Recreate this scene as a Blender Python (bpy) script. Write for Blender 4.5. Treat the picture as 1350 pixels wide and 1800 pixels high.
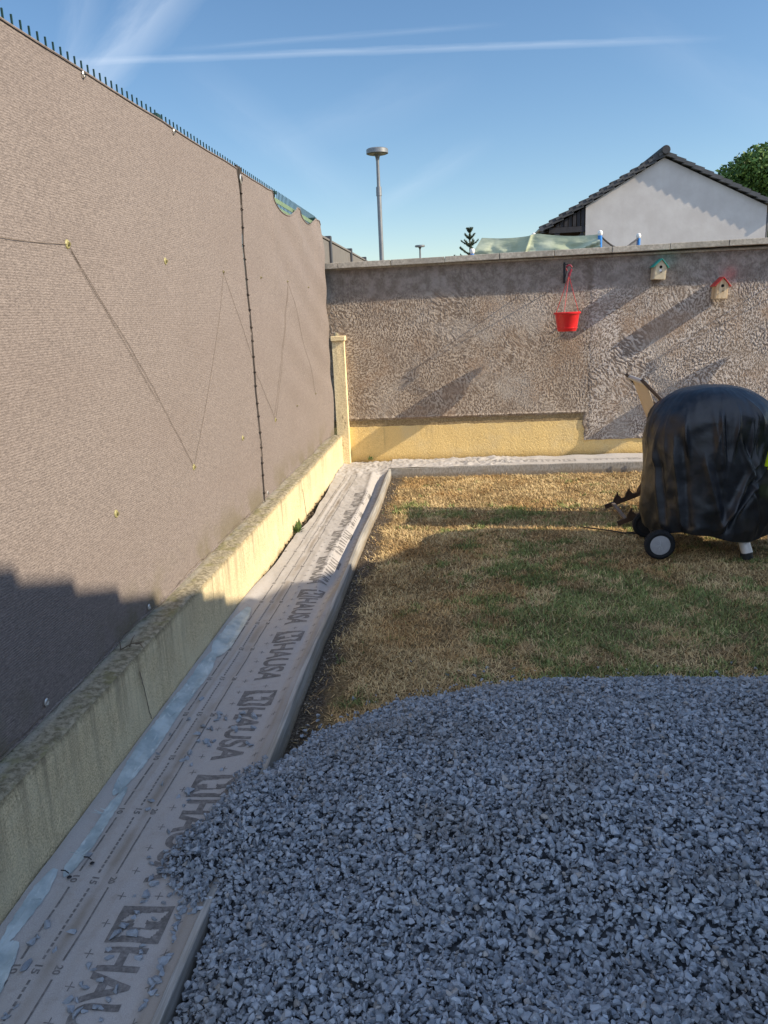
import bpy, bmesh, math, random
import numpy as np
from mathutils import Vector, Matrix
rnd = random.Random(7)
rng = np.random.default_rng(11)
S = bpy.context.scene
C = S.collection
for o in list(bpy.data.objects): bpy.data.objects.remove(o)
R_ = math.radians

# ------------------------------------------------------------------ camera
FPX, PITCH, ROLL, YAW, EYE = 1400.0, 0.24318, -0.04478, 0.09968, 1.6
F_ = np.array([-math.sin(YAW)*math.cos(PITCH), math.cos(YAW)*math.cos(PITCH), -math.sin(PITCH)])
R0 = np.array([math.cos(YAW), math.sin(YAW), 0.0]); U0 = np.cross(R0, F_)
RX = math.cos(ROLL)*R0 + math.sin(ROLL)*U0
UX = -math.sin(ROLL)*R0 + math.cos(ROLL)*U0
def ray(px, py): return F_ + RX*(px-675)/FPX + UX*(900-py)/FPX
def atY(px, py, Y):
    r = ray(px, py); t = Y/r[1]; return Vector((r[0]*t, Y, EYE+r[2]*t))
def atZ(px, py, z):
    r = ray(px, py); t = (z-EYE)/r[2]; return Vector((r[0]*t, r[1]*t, z))
cd = bpy.data.cameras.new('camera'); cam = bpy.data.objects.new('camera', cd); C.objects.link(cam)
cd.sensor_fit = 'HORIZONTAL'; cd.sensor_width = 36; cd.lens = FPX/1350*36
cd.clip_start = .05; cd.clip_end = 3000
M = Matrix(((RX[0], UX[0], -F_[0], 0), (RX[1], UX[1], -F_[1], 0), (RX[2], UX[2], -F_[2], EYE), (0, 0, 0, 1)))
cam.matrix_world = M
S.camera = cam

# ------------------------------------------------------------------ sun, sky, exposure
SUNV = Vector((6.0, -1.0, 3.72)).normalized()
ELEV = math.asin(SUNV.z); AZ = math.atan2(SUNV.x, SUNV.y)
sl = bpy.data.lights.new('sun', 'SUN'); sl.energy = 4.8; sl.angle = R_(0.53); sl.color = (1.0, .84, .62)
so = bpy.data.objects.new('sun', sl); C.objects.link(so)
so.rotation_euler = SUNV.to_track_quat('Z', 'Y').to_euler(); so.location = (20, -4, 14)
S.view_settings.view_transform = 'Standard'; S.view_settings.look = 'None'
S.view_settings.exposure = 0.7; S.view_settings.gamma = 1.0
w = bpy.data.worlds.new('World'); S.world = w; w.use_nodes = True
nt = w.node_tree; N = nt.nodes; L = nt.links; N.clear()
def nd(t, **k):
    n = N.new(t)
    for a, b in k.items(): setattr(n, a, b)
    return n
def wmath(op, a, b=None, c=None, clamp=False):
    n = nd('ShaderNodeMath', operation=op, use_clamp=clamp)
    for i, v in enumerate((a, b, c)):
        if v is None: continue
        if isinstance(v, (int, float)): n.inputs[i].default_value = v
        else: L.new(v, n.inputs[i])
    return n.outputs[0]
sky = nd('ShaderNodeTexSky', sky_type='NISHITA'); sky.sun_disc = False
sky.sun_elevation = ELEV; sky.sun_rotation = AZ; sky.altitude = 100
sky.air_density = 1.0; sky.dust_density = .25; sky.ozone_density = 2.0
tc = nd('ShaderNodeTexCoord')
nrm = nd('ShaderNodeVectorMath', operation='NORMALIZE'); L.new(tc.outputs['Generated'], nrm.inputs[0])
def noise_w(scale, detail, vec, rough=.6):
    n = nd('ShaderNodeTexNoise'); n.inputs['Scale'].default_value = scale
    n.inputs['Detail'].default_value = detail; n.inputs['Roughness'].default_value = rough
    L.new(vec, n.inputs['Vector']); return n.outputs['Fac']
def trail(p1, p2, width, strength, ext, fade, streak=60., soft=1.0):
    """a vapour trail: a band about the great circle through two sky directions"""
    d1 = Vector(ray(*p1)).normalized(); d2 = Vector(ray(*p2)).normalized()
    n = d1.cross(d2).normalized(); mid = (d1+d2).normalized(); t = n.cross(mid).normalized()
    if t.dot(d2-d1) < 0: t = -t
    def dot(v):
        x = nd('ShaderNodeVectorMath', operation='DOT_PRODUCT'); L.new(nrm.outputs[0], x.inputs[0])
        x.inputs[1].default_value = v; return x.outputs['Value']
    a = dot(n); b = dot(t)
    cmb = nd('ShaderNodeCombineXYZ'); L.new(wmath('MULTIPLY', a, streak), cmb.inputs[0]); L.new(wmath('MULTIPLY', b, 9.), cmb.inputs[1])
    nz = noise_w(1.0, 5, cmb.outputs[0], .62)
    wob = wmath('MULTIPLY', wmath('SUBTRACT', nz, .5), width*1.3)
    aa = wmath('ABSOLUTE', wmath('ADD', a, wob))
    m = wmath('SUBTRACT', 1.0, wmath('DIVIDE', aa, width), clamp=True)
    m = wmath('POWER', m, soft)
    he = abs(t.dot((d2-d1)))/2*ext
    e = wmath('DIVIDE', wmath('SUBTRACT', he+fade, wmath('ABSOLUTE', b)), fade, clamp=True)
    m = wmath('MULTIPLY', wmath('MULTIPLY', m, e), wmath('MULTIPLY', nz, 1.6))
    return wmath('MULTIPLY', m, strength)
ms = [trail((200, 106), (1080, 74), .0045, .22, .92, .13, 110, .8),
      trail((420, 78), (760, 52), .004, .10, 1.0, .08, 120),
      trail((150, 150), (295, 0), .030, .28, 1.0, .09, 34, 1.2),
      trail((190, 150), (250, 60), .02, .09, 1.0, .05, 40, 1.2),
      trail((118, 130), (150, 0), .022, .13, .9, .07, 40, 1.2),
      trail((560, 300), (420, 190), .03, .07, 1.0, .08, 30),
      trail((700, 345), (790, 290), .015, .10, 1.0, .06, 40),
      trail((560, 230), (700, 180), .03, .06, 1.0, .1, 30),
      trail((1180, 95), (1330, 180), .03, .05, 1.0, .1, 30)]
tot = ms[0]
for m_ in ms[1:]: tot = wmath('ADD', tot, m_, clamp=True)
mx = nd('ShaderNodeMix', data_type='RGBA'); L.new(tot, mx.inputs['Factor'])
gam = nd('ShaderNodeHueSaturation'); gam.inputs['Saturation'].default_value = 1.14; gam.inputs['Value'].default_value = 1.0
L.new(sky.outputs[0], gam.inputs['Color'])
# bright veil added to the unseen sky behind the camera to lift the shade
bd_ = nd('ShaderNodeVectorMath', operation='DOT_PRODUCT'); L.new(nrm.outputs[0], bd_.inputs[0]); bd_.inputs[1].default_value = Vector((.25, -.80, .55)).normalized()
cn_ = noise_w(2.2, 6, nrm.outputs[0], .6)
cm_ = wmath('MULTIPLY', wmath('DIVIDE', wmath('SUBTRACT', bd_.outputs['Value'], .25), .45, clamp=True), wmath('DIVIDE', wmath('SUBTRACT', cn_, .30), .30, clamp=True))
mc_ = nd('ShaderNodeMix', data_type='RGBA'); L.new(cm_, mc_.inputs['Factor']); L.new(gam.outputs[0], mc_.inputs['A']); mc_.inputs['B'].default_value = (6.6, 7.9, 10.4, 1)
L.new(mc_.outputs['Result'], mx.inputs['A']); mx.inputs['B'].default_value = (6.6, 7.2, 8.0, 1)
bg = nd('ShaderNodeBackground'); bg.inputs['Strength'].default_value = .094
L.new(mx.outputs['Result'], bg.inputs['Color'])
wo = nd('ShaderNodeOutputWorld'); L.new(bg.outputs[0], wo.inputs['Surface'])

# ------------------------------------------------------------------ numpy noise
_perm = rng.permutation(256); _perm = np.concatenate([_perm, _perm])
_ang = rng.random(256)*2*np.pi; _gx = np.cos(_ang); _gy = np.sin(_ang)
def pn(x, y):
    x = np.asarray(x, float); y = np.asarray(y, float)
    xi = np.floor(x).astype(int); yi = np.floor(y).astype(int); xf = x-xi; yf = y-yi; xi &= 255; yi &= 255
    u = xf*xf*xf*(xf*(xf*6-15)+10); v = yf*yf*yf*(yf*(yf*6-15)+10)
    def g(ix, iy, dx, dy):
        h = _perm[_perm[ix & 255]+(iy & 255)]; return _gx[h]*dx+_gy[h]*dy
    a = g(xi, yi, xf, yf); b = g(xi+1, yi, xf-1, yf); c = g(xi, yi+1, xf, yf-1); d = g(xi+1, yi+1, xf-1, yf-1)
    return (a*(1-u)+b*u)*(1-v)+(c*(1-u)+d*u)*v*1.0
def fbm(x, y, o=4, r=.5):
    s = 0; a = 1
    for i in range(o): s = s+a*pn(x*2**i+17.3*i, y*2**i-9.1*i); a *= r
    return s
def sstep(a, b, x):
    t = np.clip((np.asarray(x, float)-a)/(b-a), 0, 1); return t*t*(3-2*t)

# ------------------------------------------------------------------ materials
MATS = {}
class G:
    """small node graph builder"""
    def __init__(s, name):
        s.m = bpy.data.materials.new(name); s.m.use_nodes = True; s.t = s.m.node_tree
        s.b = s.t.nodes['Principled BSDF']; MATS[name] = s.m
        tcn = s.t.nodes.new('ShaderNodeTexCoord'); s.co = tcn.outputs['Object']
    def n(s, t, **k):
        x = s.t.nodes.new(t)
        for a, b in k.items(): setattr(x, a, b)
        return x
    def put(s, sock, v):
        if v is None: return
        if isinstance(v, (int, float)): sock.default_value = v
        elif isinstance(v, (tuple, list)): sock.default_value = tuple(v)+((1,) if len(v) == 3 and sock.type == 'RGBA' else ())
        else: s.t.links.new(v, sock)
    def math(s, op, a, b=None, clamp=False):
        x = s.n('ShaderNodeMath', operation=op, use_clamp=clamp); s.put(x.inputs[0], a); s.put(x.inputs[1], b); return x.outputs[0]
    def map(s, scale=(1, 1, 1), loc=(0, 0, 0), rot=(0, 0, 0), co=None):
        x = s.n('ShaderNodeMapping'); x.inputs['Scale'].default_value = scale; x.inputs['Location'].default_value = loc
        x.inputs['Rotation'].default_value = rot; s.put(x.inputs['Vector'], co or s.co); return x.outputs[0]
    def noise(s, scale, detail=4, rough=.55, co=None, dist=0):
        x = s.n('ShaderNodeTexNoise'); s.put(x.inputs['Vector'], co or s.co); x.inputs['Scale'].default_value = scale
        x.inputs['Detail'].default_value = detail; x.inputs['Roughness'].default_value = rough; x.inputs['Distortion'].default_value = dist
        return x.outputs['Fac']
    def voro(s, scale, feature='F1', co=None, rand=1):
        x = s.n('ShaderNodeTexVoronoi', feature=feature); s.put(x.inputs['Vector'], co or s.co); x.inputs['Scale'].default_value = scale
        x.inputs['Randomness'].default_value = rand; return x.outputs['Distance']
    def ramp(s, f, a, b, lo=0., hi=1.):
        x = s.n('ShaderNodeMapRange', interpolation_type='SMOOTHSTEP'); s.put(x.inputs['Value'], f)
        x.inputs['From Min'].default_value = a; x.inputs['From Max'].default_value = b
        x.inputs['To Min'].default_value = lo; x.inputs['To Max'].default_value = hi; return x.outputs[0]
    def mix(s, f, a, b, mode='MIX'):
        x = s.n('ShaderNodeMix', data_type='RGBA', blend_type=mode); s.put(x.inputs['Factor'], f); s.put(x.inputs['A'], a); s.put(x.inputs['B'], b)
        return x.outputs['Result']
    def sep(s, co=None):
        x = s.n('ShaderNodeSeparateXYZ'); s.put(x.inputs[0], co or s.co); return x.outputs
    def attr(s, name):
        return s.n('ShaderNodeAttribute', attribute_name=name).outputs
    def fin(s, col, rough=.8, bump=None, bs=.3, bd=.01, metal=0, spec=.4, **k):
        s.put(s.b.inputs['Base Color'], col); s.put(s.b.inputs['Roughness'], rough); s.put(s.b.inputs['Metallic'], metal)
        s.b.inputs['Specular IOR Level'].default_value = spec
        if bump is not None:
            x = s.n('ShaderNodeBump'); x.inputs['Strength'].default_value = bs; x.inputs['Distance'].default_value = bd
            s.put(x.inputs['Height'], bump); s.t.links.new(x.outputs[0], s.b.inputs['Normal'])
        for a, b in k.items(): s.put(s.b.inputs[a.replace('_', ' ')], b)
        return s.m
def plain(name, col, rough=.6, metal=0, var=.18, scale=30, spec=.4, bs=.15):
    g = G(name); f = g.noise(scale, 5, .65); f2 = g.noise(scale*.17, 3)
    c = g.mix(g.ramp(f, .3, .7), [x*(1-var) for x in col], [min(1, x*(1+var)) for x in col])
    c = g.mix(g.ramp(f2, .35, .7, 0, .5), c, [x*(1-var*1.5) for x in col])
    return g.fin(c, rough, f, bs, .004, metal, spec)

# shade net
def m_net():
    g = G('knitted_net'); x, y, z = g.sep()
    st = g.map((1, 60, 330)); n1 = g.noise(1.0, 3, .6, st)
    st2 = g.map((1, 130, 420), (3, 1, 7)); n2 = g.noise(1.0, 2, .6, st2)
    wv = g.n('ShaderNodeTexWave', wave_type='BANDS', bands_direction='Z'); g.put(wv.inputs['Vector'], g.map((1, 1, 1)))
    wv.inputs['Scale'].default_value = 36; wv.inputs['Distortion'].default_value = 1.6; wv.inputs['Detail'].default_value = 2; wv.inputs['Detail Scale'].default_value = 3
    band = wv.outputs['Fac']
    big = g.noise(1.1, 3, .5, g.map((1, .7, 3))); 
    t = g.math('ADD', g.math('MULTIPLY', n1, .55), g.math('MULTIPLY', n2, .45))
    c = g.mix(g.ramp(t, .36, .64), (.12, .104, .101), (.282, .247, .234))
    c = g.mix(g.math('MULTIPLY', band, .22), c, (.14, .115, .105))
    c = g.mix(g.ramp(big, .35, .7, 0, .22), c, (.17, .14, .13))
    # dust and algae just above the wall top
    dn = g.noise(3.5, 5, .6); dm = g.math('MULTIPLY', g.ramp(z, .34, .60, 1, 0), g.ramp(dn, .42, .62, 0, .65))
    c = g.mix(dm, c, (.13, .115, .07))
    dots = g.voro(60); 
    dd = g.math('MULTIPLY', g.ramp(dots, .08, .16, 1, 0), g.math('MULTIPLY', g.ramp(z, .34, .48, 1, 0), g.ramp(dn, .5, .55)))
    c = g.mix(g.math('MULTIPLY', dd, .6), c, (.42, .42, .32))
    h = g.math('ADD', g.math('MULTIPLY', t, .7), g.math('MULTIPLY', band, -.5))
    return g.fin(c, .75, h, .35, .004, 0, .25)
m_net()
# yellow wall
def m_yellow():
    g = G('yellow_render'); x, y, z = g.sep()
    sp = g.noise(190, 3, .7); sp2 = g.noise(75, 4, .6)
    c = g.mix(g.ramp(sp, .36, .60), (.43, .36, .22), (.79, .67, .43))
    c = g.mix(g.ramp(g.noise(5, 5, .6), .4, .7, 0, .4), c, (.74, .68, .48))
    # rain streaks running down from the top
    stk = g.noise(1.0, 5, .7, g.map((3, 24, 1.1)), .3)
    stk2 = g.noise(1.0, 3, .6, g.map((3, 3.2, .4), (0, 5, 0)))
    sm = g.math('MULTIPLY', g.ramp(stk, .42, .62, 0, 1), g.ramp(z, .0, .36, .2, 1))
    sm = g.math('MULTIPLY', sm, g.ramp(stk2, .36, .56, .15, .9))
    c = g.mix(g.math('MULTIPLY', sm, .8), c, (.25, .21, .145))
    # grime on the top edge
    ed = g.math('MULTIPLY', g.ramp(g.math('ADD', z, g.math('MULTIPLY', sp2, .05)), .325, .375, 0, 1), .85)
    c = g.mix(ed, c, (.10, .085, .05))
    bt = g.math('MULTIPLY', g.ramp(g.math('ADD', z, g.math('MULTIPLY', g.noise(9, 5), .12)), .03, .085, 1, 0), .7)
    c = g.mix(bt, c, (.22, .16, .08))
    return g.fin(c, .85, g.math('ADD', sp, sp2), .8, .006, 0, .2)
m_yellow()
def m_moss():
    g = G('mossy_mortar'); f = g.noise(38, 6, .7); f2 = g.noise(9, 4, .6); v = g.voro(90)
    x, y, z = g.sep()
    c = g.mix(g.ramp(f, .35, .65), (.17, .15, .10), (.38, .34, .25))
    c = g.mix(g.ramp(f2, .50, .64, 0, .6), c, (.20, .185, .08))
    lane = g.math('MULTIPLY', g.ramp(x, -1.372, -1.352, 1, 0), g.ramp(g.noise(5, 3), .4, .55, 0, .6))
    c = g.mix(lane, c, (.36, .33, .28))
    c = g.mix(g.ramp(v, .1, .3, .5, 0), c, (.05, .045, .03))
    return g.fin(c, .95, g.math('ADD', f, f2), .6, .008, 0, .15)
m_moss()
def m_backwall():
    g = G('trowelled_render'); x, y, z = g.sep()
    f = g.noise(60, 4, .65, None, .8); f2 = g.noise(6, 4, .6); sp = g.noise(170, 3, .7); bl = g.noise(1.6, 4, .55)
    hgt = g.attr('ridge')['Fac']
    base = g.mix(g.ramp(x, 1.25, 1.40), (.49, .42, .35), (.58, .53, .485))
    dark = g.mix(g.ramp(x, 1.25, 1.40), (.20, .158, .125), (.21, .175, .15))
    c = g.mix(g.ramp(g.math('ADD', hgt, g.math('MULTIPLY', g.math('SUBTRACT', f, .5), .7)), .28, .55), dark, base)  # pits painted darker than ridges, relief shade put into the colour
    c = g.mix(g.ramp(f2, .40, .66, 0, .5), c, (.24, .19, .15))
    dr = g.noise(1, 4, .6, g.map((7, 7, .7))); c = g.mix(g.math('MULTIPLY', g.ramp(dr, .52, .70, 0, .5), g.ramp(z, .5, 2.0, .3, 1)), c, (.19, .155, .13))
    c = g.mix(g.ramp(bl, .5, .64, 0, .5), c, (.44, .41, .375))
    c = g.mix(g.ramp(g.noise(2.3, 5, .6, g.map((1, 1, 1), (9, 3, 1))), .50, .66, 0, .5), c, (.33, .235, .165))
    # smoother grey cement band at the top
    top = g.ramp(g.math('ADD', z, g.math('MULTIPLY', g.noise(4, 4), .12)), 1.74, 1.90)
    tc_ = g.mix(g.ramp(g.noise(14, 5, .6), .38, .64), (.17, .15, .135), (.30, .275, .255))
    c = g.mix(g.math('MULTIPLY', top, .8), c, tc_)
    # ledge strip and yellow paint
    zz = g.math('ADD', z, g.math('MULTIPLY', g.math('SUBTRACT', g.noise(7, 5, .65), .5), .035))
    x2 = g.math('ADD', x, g.math('MULTIPLY', g.math('SUBTRACT', g.noise(9, 5, .7), .5), .10))
    xm = g.ramp(x2, 1.315, 1.335)
    strip = g.math('MULTIPLY', g.ramp(zz, .47, .485, 1, 0), g.math('SUBTRACT', 1, xm))
    c = g.mix(strip, c, g.mix(g.ramp(f, .35, .65), (.22, .16, .085), (.36, .28, .16)))
    lim = g.math('SUBTRACT', .405, g.math('MULTIPLY', xm, .215))
    ym = g.math('LESS_THAN', zz, lim)
    yc = g.mix(g.ramp(sp, .34, .62), (.64, .455, .19), (.87, .66, .30))
    yc = g.mix(g.ramp(g.noise(3.0, 5, .6), .45, .75, 0, .5), yc, (.62, .54, .36))
    yc = g.mix(g.math('MULTIPLY', g.ramp(zz, .0, .13, 1, 0), .55), yc, (.42, .25, .07))
    yc = g.mix(g.ramp(x2, -1.1, -1.22, 0, .35), yc, (.78, .60, .2))
    yw = g.noise(1.0, 4, .6, g.map((16, 16, 1.5))); yc = g.mix(g.ramp(yw, .55, .75, 0, .4), yc, (.34, .24, .12))
    c = g.mix(ym, c, yc)
    # dark vertical joint
    j = g.math('MULTIPLY', g.ramp(g.math('ABSOLUTE', g.math('SUBTRACT', x2, 1.36)), .0, .07, 1, 0), g.ramp(z, .16, .3, 0, .30))
    c = g.mix(j, c, (.11, .085, .06))
    # overspray of paint behind the two nesting boxes
    def spray(cx, cz, r, col, amt, c):
        dx = g.math('SUBTRACT', x, cx); dz = g.math('SUBTRACT', z, cz)
        d = g.math('SQRT', g.math('ADD', g.math('MULTIPLY', dx, dx), g.math('MULTIPLY', dz, dz)))
        return g.mix(g.math('MULTIPLY', g.ramp(d, r*.25, r, amt, 0), g.ramp(f, .3, .6, .5, 1)), c, col)
    c = spray(2.12, 2.03, .15, (.02, .30, .26), .16, c)
    c = spray(2.76, 1.86, .09, (.55, .08, .08), .25, c)
    return g.fin(c, .92, g.math('ADD', g.math('MULTIPLY', f, 1.0), g.math('MULTIPLY', sp, .6)), .9, .010, 0, .15)
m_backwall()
def m_concrete(name, a, b, sc=40, bs=.4):
    g = G(name); f = g.noise(sc, 6, .7); f2 = g.noise(sc*.12, 4, .6); v = g.voro(sc*3)
    c = g.mix(g.ramp(f, .32, .68), a, b); c = g.mix(g.ramp(f2, .4, .65, 0, .5), c, [k*.72 for k in a])
    c = g.mix(g.ramp(v, .05, .18, .35, 0), c, [k*.5 for k in a])
    return g.fin(c, .9, f, bs, .006, 0, .2)
m_concrete('coping_concrete', (.30, .28, .24), (.50, .47, .41))
def m_board():
    g = G('grey_board'); x, y, z = g.sep()
    f = g.noise(1, 5, .6, g.map((60, 2.2, 30))); f2 = g.noise(5, 5, .6); f3 = g.noise(80, 4, .6)
    c = g.mix(g.ramp(f, .35, .65), (.22, .215, .205), (.38, .375, .36))
    c = g.mix(g.ramp(f2, .42, .66, 0, .45), c, (.27, .235, .18))
    c = g.mix(g.math('MULTIPLY', g.ramp(z, -.06, -.01, 1, 0), g.ramp(f3, .35, .6, .3, .8)), c, (.20, .15, .09))
    return g.fin(c, .8, f3, .25, .003, 0, .3)
m_board()
def m_membrane():
    g = G('underlay_membrane'); x, y, z = g.sep()
    f = g.noise(420, 2, .6); f2 = g.noise(7, 5, .65); f3 = g.noise(28, 5, .65)
    c = g.mix(g.ramp(f, .3, .7), (.31, .30, .30), (.41, .40, .395))
    c = g.mix(g.ramp(f2, .36, .66, 0, .42), c, (.40, .375, .355))
    c = g.mix(g.ramp(f3, .5, .72, 0, .30), c, (.24, .215, .19))
    # dust caught along the printed lines and beside the board
    d1 = g.math('MULTIPLY', g.ramp(g.math('ABSOLUTE', g.math('SUBTRACT', x, -1.085)), .0, .035, .55, 0), g.ramp(g.noise(3, 3), .35, .6))
    c = g.mix(d1, c, (.20, .165, .125))
    d2 = g.math('MULTIPLY', g.ramp(x, -.79, -.77, 0, .5), g.ramp(g.noise(2.2, 3), .3, .6, .3, 1))
    d2 = g.math('MULTIPLY', d2, g.ramp(y, 8.1, 8.2, 1, 0))
    c = g.mix(d2, c, (.21, .17, .125))
    return g.fin(c, .78, g.math('ADD', g.math('MULTIPLY', f, .25), f3), .22, .006, 0, .3)
m_membrane()
plain('print_ink_faded', (.27, .26, .255), .8, 0, .3, 90, .2)
plain('print_ink', (.185, .177, .175), .8, 0, .35, 90, .2)
def m_tape():
    g = G('pale_blue_tape'); f = g.noise(9, 5, .6); f2 = g.noise(1, 4, .6, g.map((60, 14, 30), rot=(0, 0, .5)))
    c = g.mix(g.ramp(f, .35, .65), (.26, .33, .36), (.42, .50, .53)); c = g.mix(g.ramp(f2, .58, .7, 0, .5), c, (.62, .68, .70))
    return g.fin(c, .42, f2, .5, .006, 0, .5)
m_tape()
def m_stone(name, k=1.0):
    g = G(name); t = g.attr('tone'); f = g.noise(70, 4, .6); f2 = g.noise(2.5, 4, .6)
    c = g.mix(t['Fac'], (.085*k, .110*k, .145*k), (.36*k, .42*k, .495*k))
    c = g.mix(g.ramp(f, .35, .7, 0, .35), c, (.40*k, .41*k, .43*k))
    c = g.mix(g.ramp(f2, .5, .68, 0, .45), c, (.15, .145, .135))
    br = g.ramp(t['Fac'], .93, .95); c = g.mix(g.math('MULTIPLY', br, .6), c, (.26, .22, .17))
    return g.fin(c, .62, f, .25, .004, 0, .45)
m_stone('crushed_slate')
plain('stone_fill', (.07, .08, .095), .95, 0, .3, 60, .1)
def m_pebble():
    g = G('soil_pebble'); t = g.attr('tone'); return g.fin(g.mix(t['Fac'], (.06, .048, .036), (.36, .32, .27)), .85)
m_pebble()
def m_soil():
    g = G('lawn_soil'); f = g.noise(55, 6, .7); f2 = g.noise(2.2, 4, .6); gr = g.attr('green')['Fac']
    c = g.mix(g.ramp(f, .35, .65), (.10, .07, .035), (.30, .22, .115))
    c = g.mix(g.math('MULTIPLY', gr, .6), c, g.mix(g.ramp(f, .3, .7), (.05, .07, .025), (.16, .18, .07)))
    x, y, z = g.sep()
    e = g.math('MULTIPLY', g.ramp(g.math('ADD', x, g.math('MULTIPLY', g.math('SUBTRACT', g.noise(5, 4), .5), .25)), -.66, -.56, 1, 0), 1)
    c = g.mix(e, c, g.mix(g.ramp(g.noise(90, 4, .7), .4, .65), (.045, .035, .026), (.16, .13, .10)))
    return g.fin(c, .95, f, 1.0, .02, 0, .1)
m_soil()
def m_blade():
    g = G('grass_blades'); t = g.attr('tone'); g2 = g.attr('green')
    straw = g.mix(t['Fac'], (.24, .145, .065), (.82, .61, .33)); on_ = g.noise(1.7, 4, .6); straw = g.mix(g.ramp(on_, .45, .62, 0, .6), straw, g.mix(t['Fac'], (.20, .095, .035), (.66, .38, .15))); green = g.mix(t['Fac'], (.06, .115, .03), (.24, .33, .10))
    return g.fin(g.mix(g2['Fac'], straw, green), .6, None, spec=.25)
m_blade()
def m_far():
    g = G('far_ground'); f = g.noise(.8, 6, .6); return g.fin(g.mix(f, (.07, .075, .035), (.16, .13, .07)), .95, None, spec=.1)
m_far()
def m_cover():
    g = G('black_vinyl'); f = g.noise(16, 5, .6); f2 = g.noise(180, 2, .6); cr = g.noise(7, 3, .5, None, 1.5)
    c = g.mix(g.ramp(f, .35, .7), (.006, .008, .012), (.014, .017, .024))
    r = g.ramp(f, .3, .7, .38, .50)
    return g.fin(c, r, g.math('ADD', g.math('MULTIPLY', f2, .05), cr), .14, .02, 0, .55)
m_cover()
plain('tyre_rubber', (.012, .014, .017), .8, 0, .2, 50, .3)
plain('grey_plastic', (.34, .35, .37), .5, 0, .12, 30)
plain('scratch', (.55, .57, .6), .6)
plain('white_tube', (.62, .60, .57), .35, 0, .06, 20)
plain('dark_plastic', (.02, .021, .023), .55, 0, .2, 40)
plain('lime_plastic', (.50, .66, .01), .35, 0, .04, 10)
plain('dark_wood', (.045, .028, .020), .6, 0, .25, 25)
plain('pale_metal', (.55, .54, .52), .35, .4, .06, 30)
plain('grey_timber', (.17, .14, .12), .8, 0, .2, 40)
def m_canvas():
    g = G('cream_canvas'); f = g.noise(220, 2, .6); f2 = g.noise(5, 3)
    return g.fin(g.mix(g.ramp(f2, .4, .7, 0, .3), g.mix(f, (.62, .50, .36), (.80, .68, .50)), (.55, .42, .28)), .85, f, .3, .003, 0, .2)
m_canvas()
plain('cable_rubber', (.012, .012, .013), .5)
plain('red_plastic', (.62, .018, .022), .34, 0, .07, 18, .5)
plain('dark_red_plastic', (.22, .012, .03), .4, 0, .1, 18, .5)
plain('dark_iron', (.02, .022, .028), .5, .3, .2, 40)
def m_pine():
    g = G('nest_box_wood'); f = g.noise(1, 4, .6, g.map((60, 60, 6))); f2 = g.noise(20, 4)
    c = g.mix(g.ramp(f, .35, .65), (.46, .33, .19), (.68, .54, .36)); c = g.mix(g.ramp(f2, .5, .7, 0, .3), c, (.40, .29, .17))
    return g.fin(c, .75, f, .2, .003, 0, .2)
m_pine()
plain('pale_wood', (.60, .52, .37), .8, 0, .14, 26)
plain('green_paint', (.015, .30, .26), .5, 0, .15, 40)
plain('red_paint', (.52, .045, .04), .5, 0, .2, 40)
plain('black_hole', (.004, .004, .004), .9)
plain('white_paint', (.75, .75, .74), .5, 0, .05)
plain('green_steel', (.012, .045, .038), .45, .2, .2, 40)
plain('pale_green_mesh', (.15, .23, .14), .6, 0, .2, 60)
plain('clip_plastic', (.30, .28, .13), .5, 0, .15, 60)
plain('clip_dark', (.17, .15, .07), .6, 0, .15, 60)
plain('dark_cord', (.035, .028, .024), .8)
plain('thread', (.15, .12, .095), .8)
plain('eyelet_metal', (.55, .55, .53), .35, .6)
plain('lamp_metal', (.22, .235, .25), .45, .5, .1, 12)
plain('lamp_glass', (.45, .45, .43), .3)
plain('grey_panel', (.16, .15, .14), .55, 0, .1, 8)
plain('panel_post', (.06, .065, .075), .5, 0, .1, 8)
def m_house():
    g = G('white_facade'); f = g.noise(1.2, 5, .6); f2 = g.noise(14, 4)
    c = g.mix(g.ramp(f, .35, .7), (.50, .48, .47), (.58, .565, .555)); c = g.mix(g.ramp(g.noise(1, 4, .6, g.map((2.2, 1, .35))), .5, .75, 0, .35), c, (.46, .43, .40))
    return g.fin(c, .9, f2, .2, .01, 0, .15)
m_house()
plain('roof_tile', (.045, .048, .055), .6, 0, .3, 5)
plain('roof_tile_light', (.085, .088, .095), .6, 0, .2, 5)
plain('gutter', (.09, .092, .1), .4, .3, .1, 5)
plain('dark_cladding', (.035, .035, .042), .8, 0, .3, 4)
plain('brown_beam', (.09, .06, .045), .8, 0, .2, 4)
def m_tarp():
    g = G('green_tarp'); f = g.noise(2.4, 4, .6); f2 = g.noise(1, 4, .6, g.map((2, 2, 7), rot=(0, .5, 0)))
    c = g.mix(g.ramp(f, .35, .7), (.33, .38, .27), (.50, .54, .41)); c = g.mix(g.ramp(f2, .5, .7, 0, .3), c, (.15, .20, .15))
    return g.fin(c, .7, f2, .4, .05, 0, .3)
m_tarp()
plain('blue_foam', (.02, .20, .60), .6)
plain('net_black', (.04, .042, .05), .9)
def m_leaf(name, a, b):
    g = G(name); t = g.attr('tone'); return g.fin(g.mix(t['Fac'], a, b), .6, None, spec=.3)
m_leaf('broad_leaves', (.025, .06, .012), (.13, .23, .05))
m_leaf('conifer_needles', (.03, .05, .025), (.09, .115, .06))
m_leaf('weed_leaves', (.05, .09, .02), (.15, .22, .06))
plain('bark', (.10, .075, .05), .9, 0, .3, 10)
plain('far_facade', (.55, .5, .42), .9)

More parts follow.
